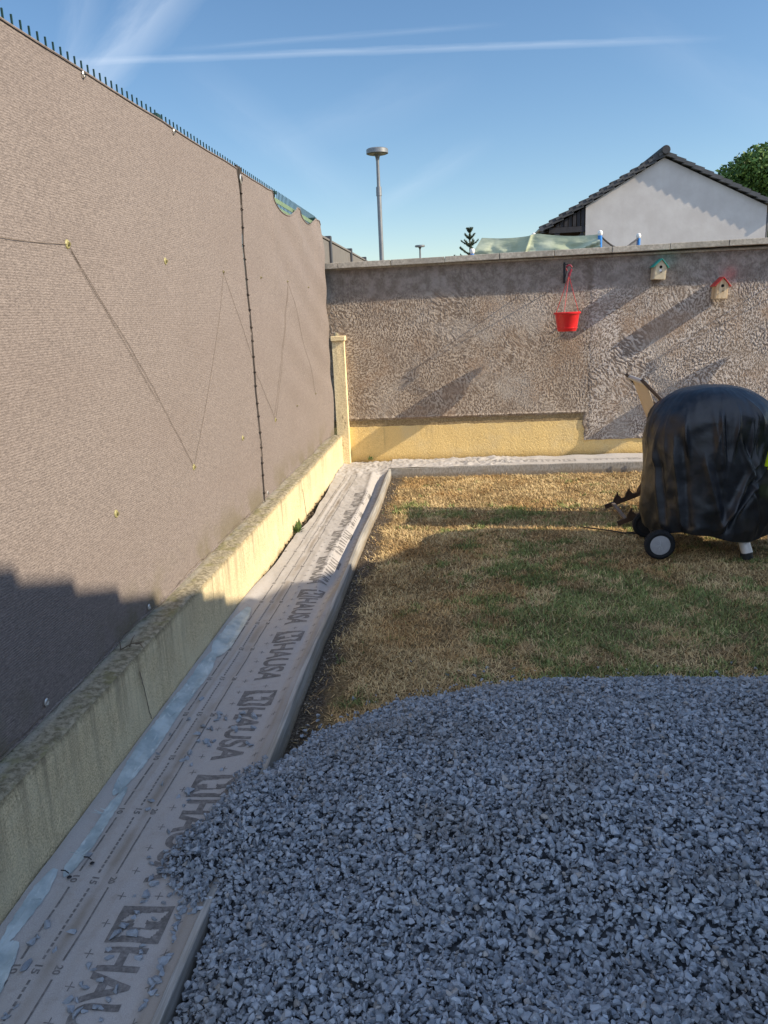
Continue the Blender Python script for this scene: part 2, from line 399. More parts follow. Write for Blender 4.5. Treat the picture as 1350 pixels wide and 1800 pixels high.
def m_pillar():
    g = G('pillar_render'); f = g.noise(90, 4, .65); v = g.noise(1, 4, .6, g.map((30, 30, 9)))
    c = g.mix(g.ramp(f, .35, .62), (.62, .50, .29), (.86, .73, .46)); c = g.mix(g.ramp(v, .62, .70, 0, .75), c, (.17, .13, .09))
    return g.fin(c, .85, f, .5, .005, 0, .2)
m_pillar()

# ------------------------------------------------------------------ mesh helpers
def setp(o, label=None, cat=None, group=None, kind=None):
    if label: o['label'] = label
    if cat: o['category'] = cat
    if group: o['group'] = group
    if kind: o['kind'] = kind
    return o
def fast(name, V, F, mat, parent=None, smooth=False, attrs=None):
    """V (n,3), F (m,k) arrays -> one mesh object"""
    V = np.asarray(V, np.float32); F = np.asarray(F, np.int32); k = F.shape[1]
    me = bpy.data.meshes.new(name); me.vertices.add(len(V)); me.vertices.foreach_set('co', V.ravel())
    me.loops.add(F.size); me.loops.foreach_set('vertex_index', F.ravel())
    me.polygons.add(len(F)); me.polygons.foreach_set('loop_start', np.arange(0, F.size, k, dtype=np.int32))
    me.polygons.foreach_set('loop_total', np.full(len(F), k, np.int32))
    me.update(calc_edges=True); me.validate()
    me.polygons.foreach_set('use_smooth', np.full(len(me.polygons), bool(smooth)))
    for an, av in (attrs or {}).items():
        a = me.attributes.new(an, 'FLOAT', 'POINT'); a.data.foreach_set('value', np.asarray(av, np.float32))
    me.materials.append(MATS[mat]); o = bpy.data.objects.new(name, me); C.objects.link(o)
    if parent: o.parent = parent
    return o
def grid(name, P, mat, parent=None, smooth=True, attrs=None, flip=False):
    """P (a,b,3) lattice of points"""
    a, b = P.shape[:2]; i = np.arange(a*b).reshape(a, b)
    F = np.stack([i[:-1, :-1], i[1:, :-1], i[1:, 1:], i[:-1, 1:]], -1).reshape(-1, 4)
    if flip: F = F[:, ::-1]
    return fast(name, P.reshape(-1, 3), F, mat, parent, smooth, attrs)
class MB:
    def __init__(s): s.b = bmesh.new()
    def box(s, lo, hi, bev=0, rot=None, piv=None):
        r = bmesh.ops.create_cube(s.b, size=1); vs = r['verts']
        c = Vector([(p+q)/2 for p, q in zip(lo, hi)]); d = Vector([q-p for p, q in zip(lo, hi)])
        for v in vs: v.co = Vector((v.co.x*d.x, v.co.y*d.y, v.co.z*d.z))+c
        if bev:
            es = list({e for v in vs for e in v.link_edges}); rr = bmesh.ops.bevel(s.b, geom=es, offset=bev, segments=2, affect='EDGES', profile=.6); 
            vs = list({v for f in rr['faces'] for v in f.verts} | {v for v in vs if v.is_valid})
        if rot is not None:
            p = Vector(piv) if piv is not None else c
            for v in vs: v.co = rot @ (v.co-p)+p
        return s
    def tube(s, pts, r, n=8, cap=True):
        pts = [Vector(p) for p in pts]; rs = r if isinstance(r, (list, tuple)) else [r]*len(pts)
        rings = []; up = Vector((.03, .05, 1))
        for i, p in enumerate(pts):
            d = (pts[min(i+1, len(pts)-1)]-pts[max(i-1, 0)]).normalized()
            a = d.cross(up); a = a.normalized() if a.length > .05 else d.cross(Vector((1, 0, 0))).normalized(); b = d.cross(a)
            rings.append([s.b.verts.new(p+(a*math.cos(t)+b*math.sin(t))*rs[i]) for t in [2*math.pi*k/n for k in range(n)]])
        for A, B in zip(rings[:-1], rings[1:]):
            for k in range(n): s.b.faces.new((A[k], A[(k+1) % n], B[(k+1) % n], B[k]))
        if cap: s.b.faces.new(rings[0][::-1]); s.b.faces.new(rings[-1])
        return s
    def bar(s, a, b, w, h, up=(0, 0, 1)):
        a = Vector(a); b = Vector(b); d = (b-a).normalized(); x = d.cross(Vector(up)).normalized()*w/2; y = x.cross(d).normalized()*h/2
        v = [s.b.verts.new(p+x*i+y*j) for p in (a, b) for i, j in ((-1, -1), (1, -1), (1, 1), (-1, 1))]
        for f in ((0, 1, 2, 3), (7, 6, 5, 4), (0, 4, 5, 1), (1, 5, 6, 2), (2, 6, 7, 3), (3, 7, 4, 0)): s.b.faces.new([v[i] for i in f])
        return s
    def lathe(s, prof, c=(0, 0, 0), n=40, axis='z', cap=False):
        rings = []
        for r, h in prof:
            ring = []
            for k in range(n):
                t = 2*math.pi*k/n; x, y = r*math.cos(t), r*math.sin(t)
                p = (x, y, h) if axis == 'z' else (x, h, y) if axis == 'y' else (h, x, y)
                ring.append(s.b.verts.new(Vector(p)+Vector(c)))
            rings.append(ring)
        for A, B in zip(rings[:-1], rings[1:]):
            for k in range(n): s.b.faces.new((A[k], A[(k+1) % n], B[(k+1) % n], B[k]))
        if cap: s.b.faces.new(rings[0][::-1]); s.b.faces.new(rings[-1])
        return s
    def prism(s, poly, a, b):
        """poly: 3-D points of one face; extruded by vector b-a"""
        d = Vector(b)-Vector(a); A = [s.b.verts.new(Vector(p)) for p in poly]; B = [s.b.verts.new(Vector(p)+d) for p in poly]
        s.b.faces.new(A[::-1]); s.b.faces.new(B); n = len(A)
        for k in range(n): s.b.faces.new((A[k], A[(k+1) % n], B[(k+1) % n], B[k]))
        return s
    def build(s, name, mat, parent=None, smooth=False, bev=0):
        bmesh.ops.recalc_face_normals(s.b, faces=s.b.faces)
        me = bpy.data.meshes.new(name); s.b.to_mesh(me); s.b.free()
        if smooth:
            for p in me.polygons: p.use_smooth = True
            try: me.set_sharp_from_angle(angle=R_(40))
            except Exception: pass
        me.materials.append(MATS[mat]); o = bpy.data.objects.new(name, me); C.objects.link(o)
        if parent: o.parent = parent
        if bev:
            md = o.modifiers.new('bevel', 'BEVEL'); md.width = bev; md.segments = 2; md.limit_method = 'ANGLE'
        return o
def root(name, label, cat, group=None):
    o = bpy.data.objects.new(name, None); C.objects.link(o); o.empty_display_size = .1; return setp(o, label, cat, group)
def copy_tree(o, parent=None):
    c = o.copy(); C.objects.link(c); c.parent = parent
    for ch in list(o.children): copy_tree(ch, c)
    return c

# ------------------------------------------------------------------ layout constants (metres)
XW, XN, ZC, ZF, D = -1.284, -1.392, .338, 2.552, 8.678     # curb face, net plane, curb top, net top, back wall face
GZ, BZ = -.06, .03                                          # lawn level, board top

# ------------------------------------------------------------------ ground
gb = MB(); gb.box((-900, -900, -.6), (900, 900, -.16)); setp(gb.build('ground', 'far_ground'), kind='structure')

def green_amount(x, y):
    g = .05+.35*fbm(x*1.1+3, y*1.3+1, 4, .6)+.75*fbm(x*3.3+3, y*4.2+1, 4, .65)+.12*sstep(-.2, 1.2, x)
    for bx, by, r, a in ((.25, 5.0, .45, .55), (.9, 4.6, .5, .6), (.45, 4.1, .45, .5), (1.5, 4.2, .6, .5), (.1, 6.6, .3, .5), (.55, 6.5, .35, .45), (-.1, 6.0, .25, .35),
                         (-.45, 6.8, .18, 1.1), (-.2, 7.7, .25, .4), (.35, 7.9, .3, .3), (1.0, 7.9, .2, .4), (-.35, 4.2, .15, .8), (.6, 3.6, .35, .4), (1.8, 3.7, .5, .4), (-.52, 3.25, .10, 1.0), (-.5, 5.3, .14, .9), (1.3, 7.6, .25, .3)):
        g = g+.65*a*np.exp(-((x-bx)**2+((y-by)*.9)**2)/r**2)
    g = g-.5*np.exp(-((x+.45)**2/.12))*sstep(6.4, 4.5, y)*.5-.35*sstep(6.6, 7.3, y)
    return sstep(.30, .85, g+.50*pn(x*9, y*9)+.12)*.85
xs = np.linspace(-.722, 5.6, 300); ys = np.linspace(-.5, 8.17, 420); X, Y = np.meshgrid(xs, ys, indexing='ij')
Z = GZ-.012+.012*fbm(X*2, Y*2, 4)+.006*pn(X*11, Y*11)
lawn = grid('lawn', np.stack([X, Y, Z], -1), 'lawn_soil', attrs={'green': green_amount(X, Y).ravel()}); setp(lawn, kind='structure')
def lawn_z(x, y): return GZ-.012+.012*fbm(x*2, y*2, 4)+.006*pn(x*11, y*11)
sb = MB(); sb.box((XW+.001, .2, -.16), (-.742, 8.675, -.062)); sb.box((-.742, 8.192, -.16), (5.6, 8.674, -.009))
setp(sb.build('bed_soil', 'lawn_soil'), kind='structure')

# grass blades: bent three-point blades scattered over the lawn
def blades(n, xr, yr, hmul=1., wmul=1., thin=None):
    x = rng.uniform(*xr, n); y = rng.uniform(*yr, n); keep = np.ones(n, bool)
    bare = sstep(.10, .0, x+.64+.16*fbm(y*3, x*3, 3)); keep &= rng.random(n) > bare*.93
    dens = .62+.9*fbm(x*3.1, y*3.1, 3); keep &= rng.random(n) < np.clip(dens+.25, .25, 1)
    x, y = x[keep], y[keep]; n = len(x)
    gr = green_amount(x, y); isg = rng.random(n) < gr*.95; patch = fbm(x*2.2+50, y*2.6, 4, .6)
    ln = np.where(isg, rng.uniform(.018, .045, n), rng.uniform(.014, .046, n))*hmul; a = rng.uniform(0, 2*np.pi, n)
    el = np.where(isg, rng.uniform(.5, 1.4, n), rng.uniform(.05, 1.0, n)); wd = rng.uniform(.0011, .0022, n)*wmul
    z = lawn_z(x, y)+.001
    dx, dy = np.cos(a), np.sin(a); sx, sy = -dy*wd, dx*wd
    m = ln*.55; tip = ln; e2 = el*.45
    P0 = np.stack([x-sx, y-sy, z], -1); P1 = np.stack([x+sx, y+sy, z], -1)
    mx_, mz = m*np.cos(el), m*np.sin(el)
    P2 = np.stack([x+dx*mx_+sx*.8, y+dy*mx_+sy*.8, z+mz], -1); P3 = np.stack([x+dx*mx_-sx*.8, y+dy*mx_-sy*.8, z+mz], -1)
    tx, tz = mx_+(tip-m)*np.cos(e2), mz+(tip-m)*np.sin(e2)
    P4 = np.stack([x+dx*tx, y+dy*tx, z+tz], -1)
    V = np.stack([P0, P1, P2, P3, P4], 1).reshape(-1, 3); b = np.arange(n)*5
    F = np.concatenate([np.stack([b, b+1, b+2], -1), np.stack([b, b+2, b+3], -1), np.stack([b+3, b+2, b+4], -1)])
    tone = np.repeat(np.clip(rng.normal(.5, .24, n)+.55*patch, 0, 1), 5); gg = np.repeat(np.where(isg, rng.uniform(.7, 1, n), rng.uniform(0, .25, n)), 5)
    return V, F, tone, gg
parts = [blades(135000, (-.70, 2.7), (2.5, 4.6), 1, 1), blades(125000, (-.70, 3.6), (4.6, 6.6), 1, 1.2), blades(85000, (-.70, 4.6), (6.6, 8.15), 1, 1.4)]
off = 0; Vs, Fs, Ts, Gs = [], [], [], []
for V, F, t, g_ in parts: Vs.append(V); Fs.append(F+off); Ts.append(t); Gs.append(g_); off += len(V)
setp(fast('grass', np.concatenate(Vs), np.concatenate(Fs), 'grass_blades', attrs={'tone': np.concatenate(Ts), 'green': np.concatenate(Gs)}),
     'short dried yellow lawn grass with green patches', 'grass', kind='stuff')

# ------------------------------------------------------------------ low yellow wall under the net
cw = root('low_wall', 'long low yellow rendered wall with mossy top under the brown net', 'wall')
ys = np.arange(.6, 8.60, .012); 
prof = [(XW, -.05), (XW, .0)]+[(XW, z) for z in np.arange(.02, .325, .02)]+[(XW-.004, .333), (XW-.012, .339)]+[(XW-.012-k*.012, .340) for k in range(1, 12)]
P = np.array([[(x, y, z) for (x, z) in prof] for y in ys])
face = sstep(.35, .33, P[..., 2]); 
nz = fbm(P[..., 1]*26, P[..., 2]*26, 3)
P[..., 0] += .0035*nz*face+.006*fbm(P[..., 1]*1.3, P[..., 2]*2, 2)*face
topm = (P[..., 2] > .3355)
P[..., 2] += np.where(topm, .006*fbm(P[..., 0]*34, P[..., 1]*34, 4)+.007*pn(P[..., 1]*5, P[..., 0]*9), 0)
k = 19
o = grid('render_face', P[:, :k], 'yellow_render', cw, True)
o = grid('wall_top', P[:, k-1:], 'mossy_mortar', cw, True)
b = MB(); b.box((-1.62, .6, -.1), (XW-.03, 8.60, .325)); b.build('wall_core', 'coping_concrete', cw)
# cracks
for pts in ([(246, 1180), (255, 1215), (263, 1250), (267, 1263)], [(532, 860), (535, 880), (540, 912)], ):
    b = MB(); q = []
    for (px, py) in pts:
        r = ray(px, py); t = (XW+.004)/r[0]; q.append((XW+.0035, r[1]*t, EYE+r[2]*t))
    q2 = []
    for i in range(len(q)-1):
        for s_ in range(5):
            f = s_/5; q2.append((q[i][0], q[i][1]*(1-f)+q[i+1][1]*f+rnd.uniform(-.003, .003), q[i][2]*(1-f)+q[i+1][2]*f))
    q2.append(q[-1]); b.tube(q2, .0016, 5); b.build('crack', 'thread', cw)
# dead twig lying on the wall top
b = MB()
for a_, c_ in (((0, 0, 0), (.07, .05, .012)), ((.03, .02, .005), (.02, .10, .02)), ((.05, .035, .01), (.10, -.01, .012)), ((0, 0, 0), (-.03, .06, .01))):
    b.tube([Vector(a_), (Vector(a_)+Vector(c_))/2+Vector((0, .006, .008)), Vector(c_)], [.0022, .0018, .0012], 5)
tw = b.build('twig', 'bark'); tw.location = (XW-.075, 2.83, .352); setp(tw, 'small dry forked twig on the mossy top of the low yellow wall', 'twig')

# ------------------------------------------------------------------ shade nets
seam = lambda z: 5.40-.03*np.sin(z*7)*.3+(.345-z)*.02*0+.012*fbm(z*6, z*0+3, 3)
CL = [(2.934, 1.897, 1), (3.928, 1.895, 1), (4.044, .858, 1), (3.039, .858, 1), (4.914, 1.889, 0), (5.025, .861, 1), (6.798, 1.898, 0), (5.982, .852, 1), (5.875, 1.894, 0), (7.709, 1.877, 0), (7.804, .87, 0), (6.85, .86, 0), (1.95, 1.9, 1), (2.04, .86, 1)]
def net_x(y, z):
    y, z = np.broadcast_arrays(np.asarray(y, float), np.asarray(z, float))
    b = .010*fbm(y*.9, z*.7, 3)+.004*pn(y*3, z*2.2)
    b = b+.006*sstep(4.9, 5.4, y)*(y < 5.42)
    d = 1.0
    for cy, cz, _ in CL:
        q = np.exp(-(((y-cy)/.22)**2+((z-cz)/.30)**2)); b = b-.007*q-.003*np.exp(-(((y-cy)/.09)**2+((z-cz)/.10)**2))
    # folds hanging from the upper edge near the far end
    for fy in (6.35, 7.33, 7.45, 8.28): b = b+.013*np.exp(-((y-fy)/.07)**2)*sstep(1.5, 2.45, z)
    far = sstep(5.5, 7.2, y)
    b = b+.006*far*np.sin(z*17+y*6)*sstep(.5, 1.2, z)
    b = b+.040*sstep(8.15, 8.52, y)+.005*np.sin(z*9+1)*sstep(8.2, 8.5, y)
    return XN+b
def net_top(y):
    t = np.full_like(y, ZF)-.004*np.abs(np.sin(y*3.1))
    t -= .115*np.clip(1-((y-6.86)/.50)**2, 0, None)**.8*(np.abs(y-6.86) < .5)
    t -= .085*np.clip(1-((y-7.88)/.39)**2, 0, None)**.8*(np.abs(y-7.88) < .39)
    t -= .30*sstep(8.42, 8.60, y)
    return t
def net_bottom(y): return ZC+.012+.010*fbm(y*2.1, y*0, 3)
def make_net(name, y0f, y1f, label):
    ny = 260; nz_ = 200; u = np.linspace(0, 1, ny)[:, None]; v = np.linspace(0, 1, nz_)[None, :]
    zz = ZC+(ZF-ZC)*v+0*u; y = y0f(zz)*(1-u)+y1f(zz)*u; z = net_bottom(y)*(1-v)+net_top(y)*v
    P = np.stack([net_x(y, z), y, z], -1); o = grid('net_sheet', P, 'knitted_net')
    md = o.modifiers.new('thickness', 'SOLIDIFY'); md.thickness = .003; md.offset = -1
    r = root(name, label, 'shade net'); o.parent = r; return r
one = lambda v: (lambda z: np.full_like(np.asarray(z, float), v))
ntA = make_net('shade_net', one(1.0), lambda z: seam(z)-.006, 'nearer, larger sheet of brown shade net, on the camera side of the laced seam')
ntB = make_net('shade_net', lambda z: seam(z)+.010, lambda z: 8.53+.012*np.sin(z*4)+.010*np.cos(z*9), 'farther sheet of brown shade net, its top edge sagging in two scallops')
# hems: rolled cord along the bottom and top edges
for r_, a_, b_ in ((ntA, 1.0, 5.39), (ntB, 5.42, 8.5)):
    for fn, nm in ((net_bottom, 'bottom_hem'), (net_top, 'top_hem')):
        yy = np.arange(a_, b_, .04); zz = fn(yy); zz = zz+.006*(1 if nm == 'bottom_hem' else -1)
        b = MB(); b.tube([(net_x(y, z)+.003, y, z) for y, z in zip(yy, zz)], .0038, 6); b.build(nm, 'knitted_net', r_, True)
# round clips
for (cy, cz, big) in CL:
    par = ntA if cy < 5.4 else ntB; x = float(net_x(cy, cz))+.002
    b = MB(); rr = .017 if big else .010
    b.lathe([(.0005, .006), (rr*.35, .006), (rr*.4, .003), (rr*.8, .003), (rr, .0), (rr, -.004)], (x, cy, cz), 20, 'x')
    b.build('clip', 'clip_plastic' if big else 'clip_dark', par, True)
    b = MB(); b.box((x+.004, cy-rr*.3, cz-rr*.3), (x+.011, cy+rr*.3, cz+rr*.35), .001); b.build('clip_pin', 'clip_dark', par.children[-1])
# tie string zig-zag between clips
def string(path, par, r=.0022, nm='tie_string', mat='thread'):
    b = MB(); pts = []
    for (y0, z0), (y1, z1) in zip(path[:-1], path[1:]):
        n = max(6, int(math.hypot(y1-y0, z1-z0)/.05))
        for k_ in range(n):
            f = k_/n; y = y0*(1-f)+y1*f; z = z0*(1-f)+z1*f-.02*math.sin(f*math.pi)*(abs(y1-y0)); pts.append((float(net_x(y, z))+.004, y+rnd.uniform(-.004, .004), z))
    pts.append((float(net_x(*path[-1]))+.004, path[-1][0], path[-1][1])); b.tube(pts, r, 5); return b.build(nm, mat, par)
string([(1.0, 1.93), (2.0, 1.90), (2.934, 1.897), (3.55, 1.33), (4.044, .858)], ntA, .0010)
string([(2.95, 1.875), (3.60, 1.25)], ntA, .0009)
string([(4.044, .858), (4.914, 1.889), (5.37, 1.35)], ntA, .0009)
string([(5.42, 1.28), (5.982, .852), (6.798, 1.898), (7.804, .87)], ntB, .001)
string([(5.95, .9), (6.75, 1.85)], ntB, .001)
# dark lacing where the two sheets meet
sc = root('lacing', 'dark ragged lacing cord joining the two brown nets from top to bottom', 'cord')
zz = np.arange(.345, 2.56, .012); sy = seam(zz)+.002; wd = .006+.007*np.clip(fbm(zz*5, zz*0+7, 3)+.4, 0, 1)
P = np.stack([np.stack([net_x(sy, zz)+.004+k_*0, sy-wd*.9*(1-k_)+wd*k_*.9, zz], -1) for k_ in (0, .33, .66, 1)], 0); P[1:3, :, 0] += .005
grid('cord_band', P, 'dark_cord', sc)
for z in np.arange(.42, 2.5, .104):
    y = float(seam(z)); x = float(net_x(y, z))+.006; z_ = z+rnd.uniform(-.015, .015)
    b = MB(); b.tube([(x, y-.02, z_+.008), (x+.006, y, z_), (x, y+.018, z_+.004)], .0042, 6); b.build('knot', 'dark_cord', sc, True)
b = MB(); y = 5.40
b.lathe([(.018, 0), (.03, .006), (.018, .012)], (XN+.012, y+.02, 2.49), 20, 'x'); b.build('eyelet', 'eyelet_metal', sc, True)
b = MB(); b.prism([(XN+.001, 5.35, 2.565), (XN+.001, 5.48, 2.565), (XN+.001, 5.44, 2.40), (XN+.001, 5.405, 2.33), (XN+.001, 5.39, 2.42)], (0, 0, 0), (.009, 0, 0)); b.build('corner_patch', 'dark_cord', sc)
b = MB(); b.lathe([(.012, 0), (.018, .004), (.012, .008)], (XN+.02, 5.44, .40), 16, 'x'); b.build('eyelet', 'eyelet_metal', sc, True)
# eyelets with frayed hem along net bottom and top
for (y, z) in ((2.30, .40), (3.22, .385), (3.216, 2.53), (4.21, 2.53)):
    b = MB(); b.lathe([(.010, 0), (.014, .004), (.010, .008)], (float(net_x(y, z))+.003, y, z), 16, 'x'); b.build('eyelet', 'eyelet_metal', ntA, True)
b = MB(); yy = np.arange(1.2, 5.35, .02)
b.tube([(float(net_x(y, .35))+.004+.003*math.sin(y*30), y, .362+.012*math.sin(y*7)+.004*math.sin(y*37)) for y in yy], .0016, 5); b.build('hem_thread', 'thread', ntA)

# ------------------------------------------------------------------ green rigid mesh fence behind the nets
mf = root('mesh_fence', 'dark green welded wire fence whose wire tips stick up over the brown net', 'fence')
XF = XN-.034
for (a_, b_) in ((1.55, 4.08), (4.14, 6.66), (6.72, 8.54)):
    b = MB()
    for y in np.arange(a_+.02, b_, .0555): b.box((XF-.0028, y-.0028, .36), (XF+.0028, y+.0028, 2.600), 0)
    for z in (.40, .42, .95, .97, 1.5, 1.52, 2.05, 2.07, 2.51): b.box((XF-.009, a_, z-.003), (XF-.0035, b_, z+.003))
    b.build('wire_panel', 'green_steel', mf)
for y in (1.5, 4.11, 6.69, 8.57):
    b = MB(); b.box((XF-.07, y-.02, .32), (XF-.012, y+.02, 2.568)); p_ = b.build('fence_post', 'green_steel', mf)
    b = MB(); b.box((XF-.076, y-.026, 2.568), (XF+.006, y+.026, 2.592), .006); b.build('post_cap', 'green_steel', p_)
b = MB(); yy = np.arange(6.2, 8.4, .02)
for (za, zb) in ((2.40, 2.425), (2.455, 2.475), (2.50, 2.535)):
    b.box((XF+.0045, 6.3, za), (XF+.0065, 8.35, zb))
b.build('pale_lath', 'pale_green_mesh', mf)
b = MB(); b.box((XF-.05, 6.2, 1.9), (XF-.02, 8.5, 2.46)); b.build('privacy_strip', 'pale_green_mesh', mf)

# ------------------------------------------------------------------ end pillar
pl = root('pillar', 'narrow yellow rendered pillar with a small cap in the corner of the garden', 'pillar')
b = MB(); b.box((-1.335, 8.585, -.06), (-1.208, 8.70, 1.345)); bmesh.ops.subdivide_edges(b.b, edges=b.b.edges, cuts=10, use_grid_fill=True)
for v in b.b.verts: v.co.x += .003*float(pn(v.co.z*13, v.co.y*20)); v.co.y += .003*float(pn(v.co.z*11, v.co.x*20))
b.build('shaft', 'pillar_render', pl, True)
b = MB(); b.box((-1.345, 8.56, 1.345), (-1.192, 8.70, 1.395), .006); b.build('cap', 'pillar_render', pl)
b = MB(); b.lathe([(.001, .04), (.02, .03), (.028, .012), (.03, 0)], (-1.29, 8.62, 1.395), 10); b.build('mortar_lump', 'mossy_mortar', pl, True)

# ------------------------------------------------------------------ back wall
bw = root('back_wall', 'grey-brown roughly plastered garden wall with yellow base and concrete coping', 'wall')
xs = np.arange(-1.40, 5.6, .0054); zs = np.arange(-.1, 2.10, .0054); X, Zg = np.meshgrid(xs, zs, indexing='ij')
wx = X+.02*fbm(X*9, Zg*9, 2)*1.4; wz = Zg+.02*fbm(X*9+31, Zg*9+7, 2)*1.4
ang = fbm(X*1.3, Zg*1.3, 2)
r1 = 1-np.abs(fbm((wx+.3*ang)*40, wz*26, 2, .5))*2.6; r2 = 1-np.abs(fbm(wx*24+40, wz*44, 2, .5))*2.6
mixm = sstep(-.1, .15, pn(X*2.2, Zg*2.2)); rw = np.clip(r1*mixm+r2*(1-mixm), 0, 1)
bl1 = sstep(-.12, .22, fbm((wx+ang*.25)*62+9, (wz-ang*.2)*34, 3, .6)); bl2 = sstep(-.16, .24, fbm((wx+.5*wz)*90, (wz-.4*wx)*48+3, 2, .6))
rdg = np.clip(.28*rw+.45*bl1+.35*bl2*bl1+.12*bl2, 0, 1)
rough_on = sstep(1.95, 1.70, Zg+.06*fbm(X*3, Zg*3, 2))
xe = X+.03*fbm(Zg*9, X*3, 3)
low = np.where(xe < 1.33, .49, .19)+.012*fbm(X*8, Zg*2, 3)
pl_on = sstep(-.012, .006, Zg-low)                    # plaster coat
amp = (.0026+.0022*sstep(1.2, 1.5, X))*(.18+.82*rough_on)*(.35+.65*sstep(-.25, .25, fbm(X*1.6+5, Zg*1.6, 2)))
Yd = -(rdg*amp*pl_on)-.010*pl_on-.0045*fbm(X*2.3, Zg*2.3, 3)-.0012*fbm(X*45, Zg*45, 2)
Yd -= .007*np.exp(-((Zg-.497)/.010)**2)*(xe < 1.35)     # ridge over the base strip
Yd += .010*np.exp(-((xe-1.37)/.014)**2)*sstep(.2, .3, Zg)*.2
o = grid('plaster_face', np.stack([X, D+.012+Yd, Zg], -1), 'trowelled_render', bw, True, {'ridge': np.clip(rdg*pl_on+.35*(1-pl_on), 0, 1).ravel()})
b = MB(); b.box((-1.62, D+.03, -.16), (5.6, D+.22, 2.08)); b.build('wall_core', 'coping_concrete', bw)
edges = [-1.60, -1.227, -.674, -.116, .44, .994, 1.564, 2.13, 2.70, 3.27, 3.84, 4.4, 4.97, 5.6]
for i, (a_, c_) in enumerate(zip(edges[:-1], edges[1:])):
    t0 = 2.140+.0065*(a_+1.3)+rnd.uniform(-.002, .002); t1 = 2.140+.0065*(c_+1.3)+rnd.uniform(-.002, .002)
    b = MB(); b.box((a_+.003, D-.097+rnd.uniform(-.003, .003), t0-.058), (c_-.003, D+.30, t0), .004)
    for v in b.b.verts: v.co.z += (t1-t0)*(v.co.x-a_)/(c_-a_)
    b.build('coping_slab', 'coping_concrete', bw)
b = MB(); b.box((-1.60, D-.02, 2.07), (5.6, D+.22, 2.088)); b.build('mortar_bed', 'coping_concrete', bw)

# ------------------------------------------------------------------ edging boards
def board(pts_fn, name, a_, c_, axis, label, n_join):
    r = root(name, label, 'edging board')
    return r
eb = root('edging_board', 'long grey edging board between the printed membrane and the lawn, running away from the camera', 'edging board')
ys = np.arange(.5, 8.18, .05)
def edge_x(y): return -.721+.006*np.sin(y*1.1)+.004*np.sin(y*2.9+1)
V = []; 
for y in ys:
    x = edge_x(y); z = BZ+.004*math.sin(y*.9)+.0015*math.sin(y*6)
    V += [(x-.022, y, -.14), (x-.022, y, z-.002), (x-.020, y, z), (x-.002, y, z), (x, y, z-.002), (x, y, -.14)]
V = np.array(V).reshape(len(ys), 6, 3); o = grid('plank', V, 'grey_board', eb, False)
b = MB(); b.box((-.742, 8.172, -.14), (-.7215, 8.186, BZ-.003)); b.build('end_piece', 'grey_board', eb)
eb2 = root('edging_board', 'grey edging board between the far end of the lawn and the back wall', 'edging board')
xs = np.arange(-.7195, 5.6, .08); V = []
for x in xs:
    y = 8.168+.006*math.sin(x*1.7); z = BZ+.003*math.sin(x*1.3)
    V += [(x, y, -.14), (x, y, z-.002), (x, y+.002, z), (x, y+.018, z), (x, y+.020, z-.002), (x, y+.020, -.14)]
grid('plank', np.array(V).reshape(len(xs), 6, 3), 'grey_board', eb2, False)
for xx_ in (1.72, 1.58): b = MB(); b.box((xx_, 8.155, -.07), (xx_+.014, 8.162, .026)); b.build('joint_clip', 'grey_board', eb2)

# ------------------------------------------------------------------ printed membrane
def gauss(y, c, s_): return np.exp(-((y-c)/s_)**2)
def crump(y): return sstep(4.6, 6.2, y)
def mem_left(y): return XW+.004+.0*y+.030*gauss(y, 5.2, .4)+.055*gauss(y, 6.3, .5)+.03*gauss(y, 7.1, .4)+.006*fbm(y*2, y*0, 2)*sstep(4.3, 4.6, y)
def mem_z(x, y):
    x = np.asarray(x, float); y = np.asarray(y, float); c = crump(y)
    rise = sstep(-.815, -.750, x)*(.020-.010*c)+.007*sstep(-.87, -.77, x)*(1-c)
    z = .002+rise
    lft = sstep(XW+.10, XW+.01, x)*.020*(1-sstep(4.3, 5., y)); z = z+lft
    # long soft lengthwise pleats
    for (xc, wdt, a_) in ((-1.135, .012, .006), (-1.085, .010, -.004), (-1.0, .02, .003), (-.92, .03, .004)):
        z = z+a_*np.exp(-((x-xc-.012*np.sin(y*1.3+xc*9))/wdt)**2)*(.6+.6*np.sin(y*1.7+xc*20))
    z = z+.006*fbm(x*6+y*1.2, y*2.4, 3)+.0022*np.abs(fbm(x*20+y*6, y*8-x*6, 3))
    # diagonal creases where it is crumpled
    z = z+c*(.011*np.abs(fbm(x*5+y*2.0, y*1.5-x*2, 3))+.004*fbm(x*13+y*4, y*2.6, 3)+.003*np.abs(fbm(x*22-y*3, y*7, 2)))
    c2 = sstep(4.2, 5.0, y)*sstep(8.15, 7.9, y)       # the sheet sags into a trough beside the board
    z = z-(.050+.008*np.sin(y*3))*sstep(-.875+.02*np.sin(y*2.1), -.815, x)*c2+.010*gauss(x, -.885+.02*np.sin(y*2.1), .02)*c2
    z = z+.012*gauss(x, -.86, .05)*gauss(y, 3.75, .35)
    z = z+sstep(7.7, 8.1, y)*(.008+.030*np.abs(fbm(x*9, y*9, 4)))
    z = np.where(x > -.80, z+(np.minimum(z, .026)-z)*sstep(-.80, -.755, x), z)
    return z
ys = np.arange(.55, 8.665, .0095); us = np.linspace(0, 1, 66)
Yg, U = np.meshgrid(ys, us, indexing='ij'); xl = mem_left(Yg); Xg = xl+(edge_x(Yg)-.0212-xl)*U
mem = root('membrane', 'grey printed underlay strip lying along the low yellow wall', 'underlay')
grid('sheet', np.stack([Xg, Yg, mem_z(Xg, Yg)], -1), 'underlay_membrane', mem)
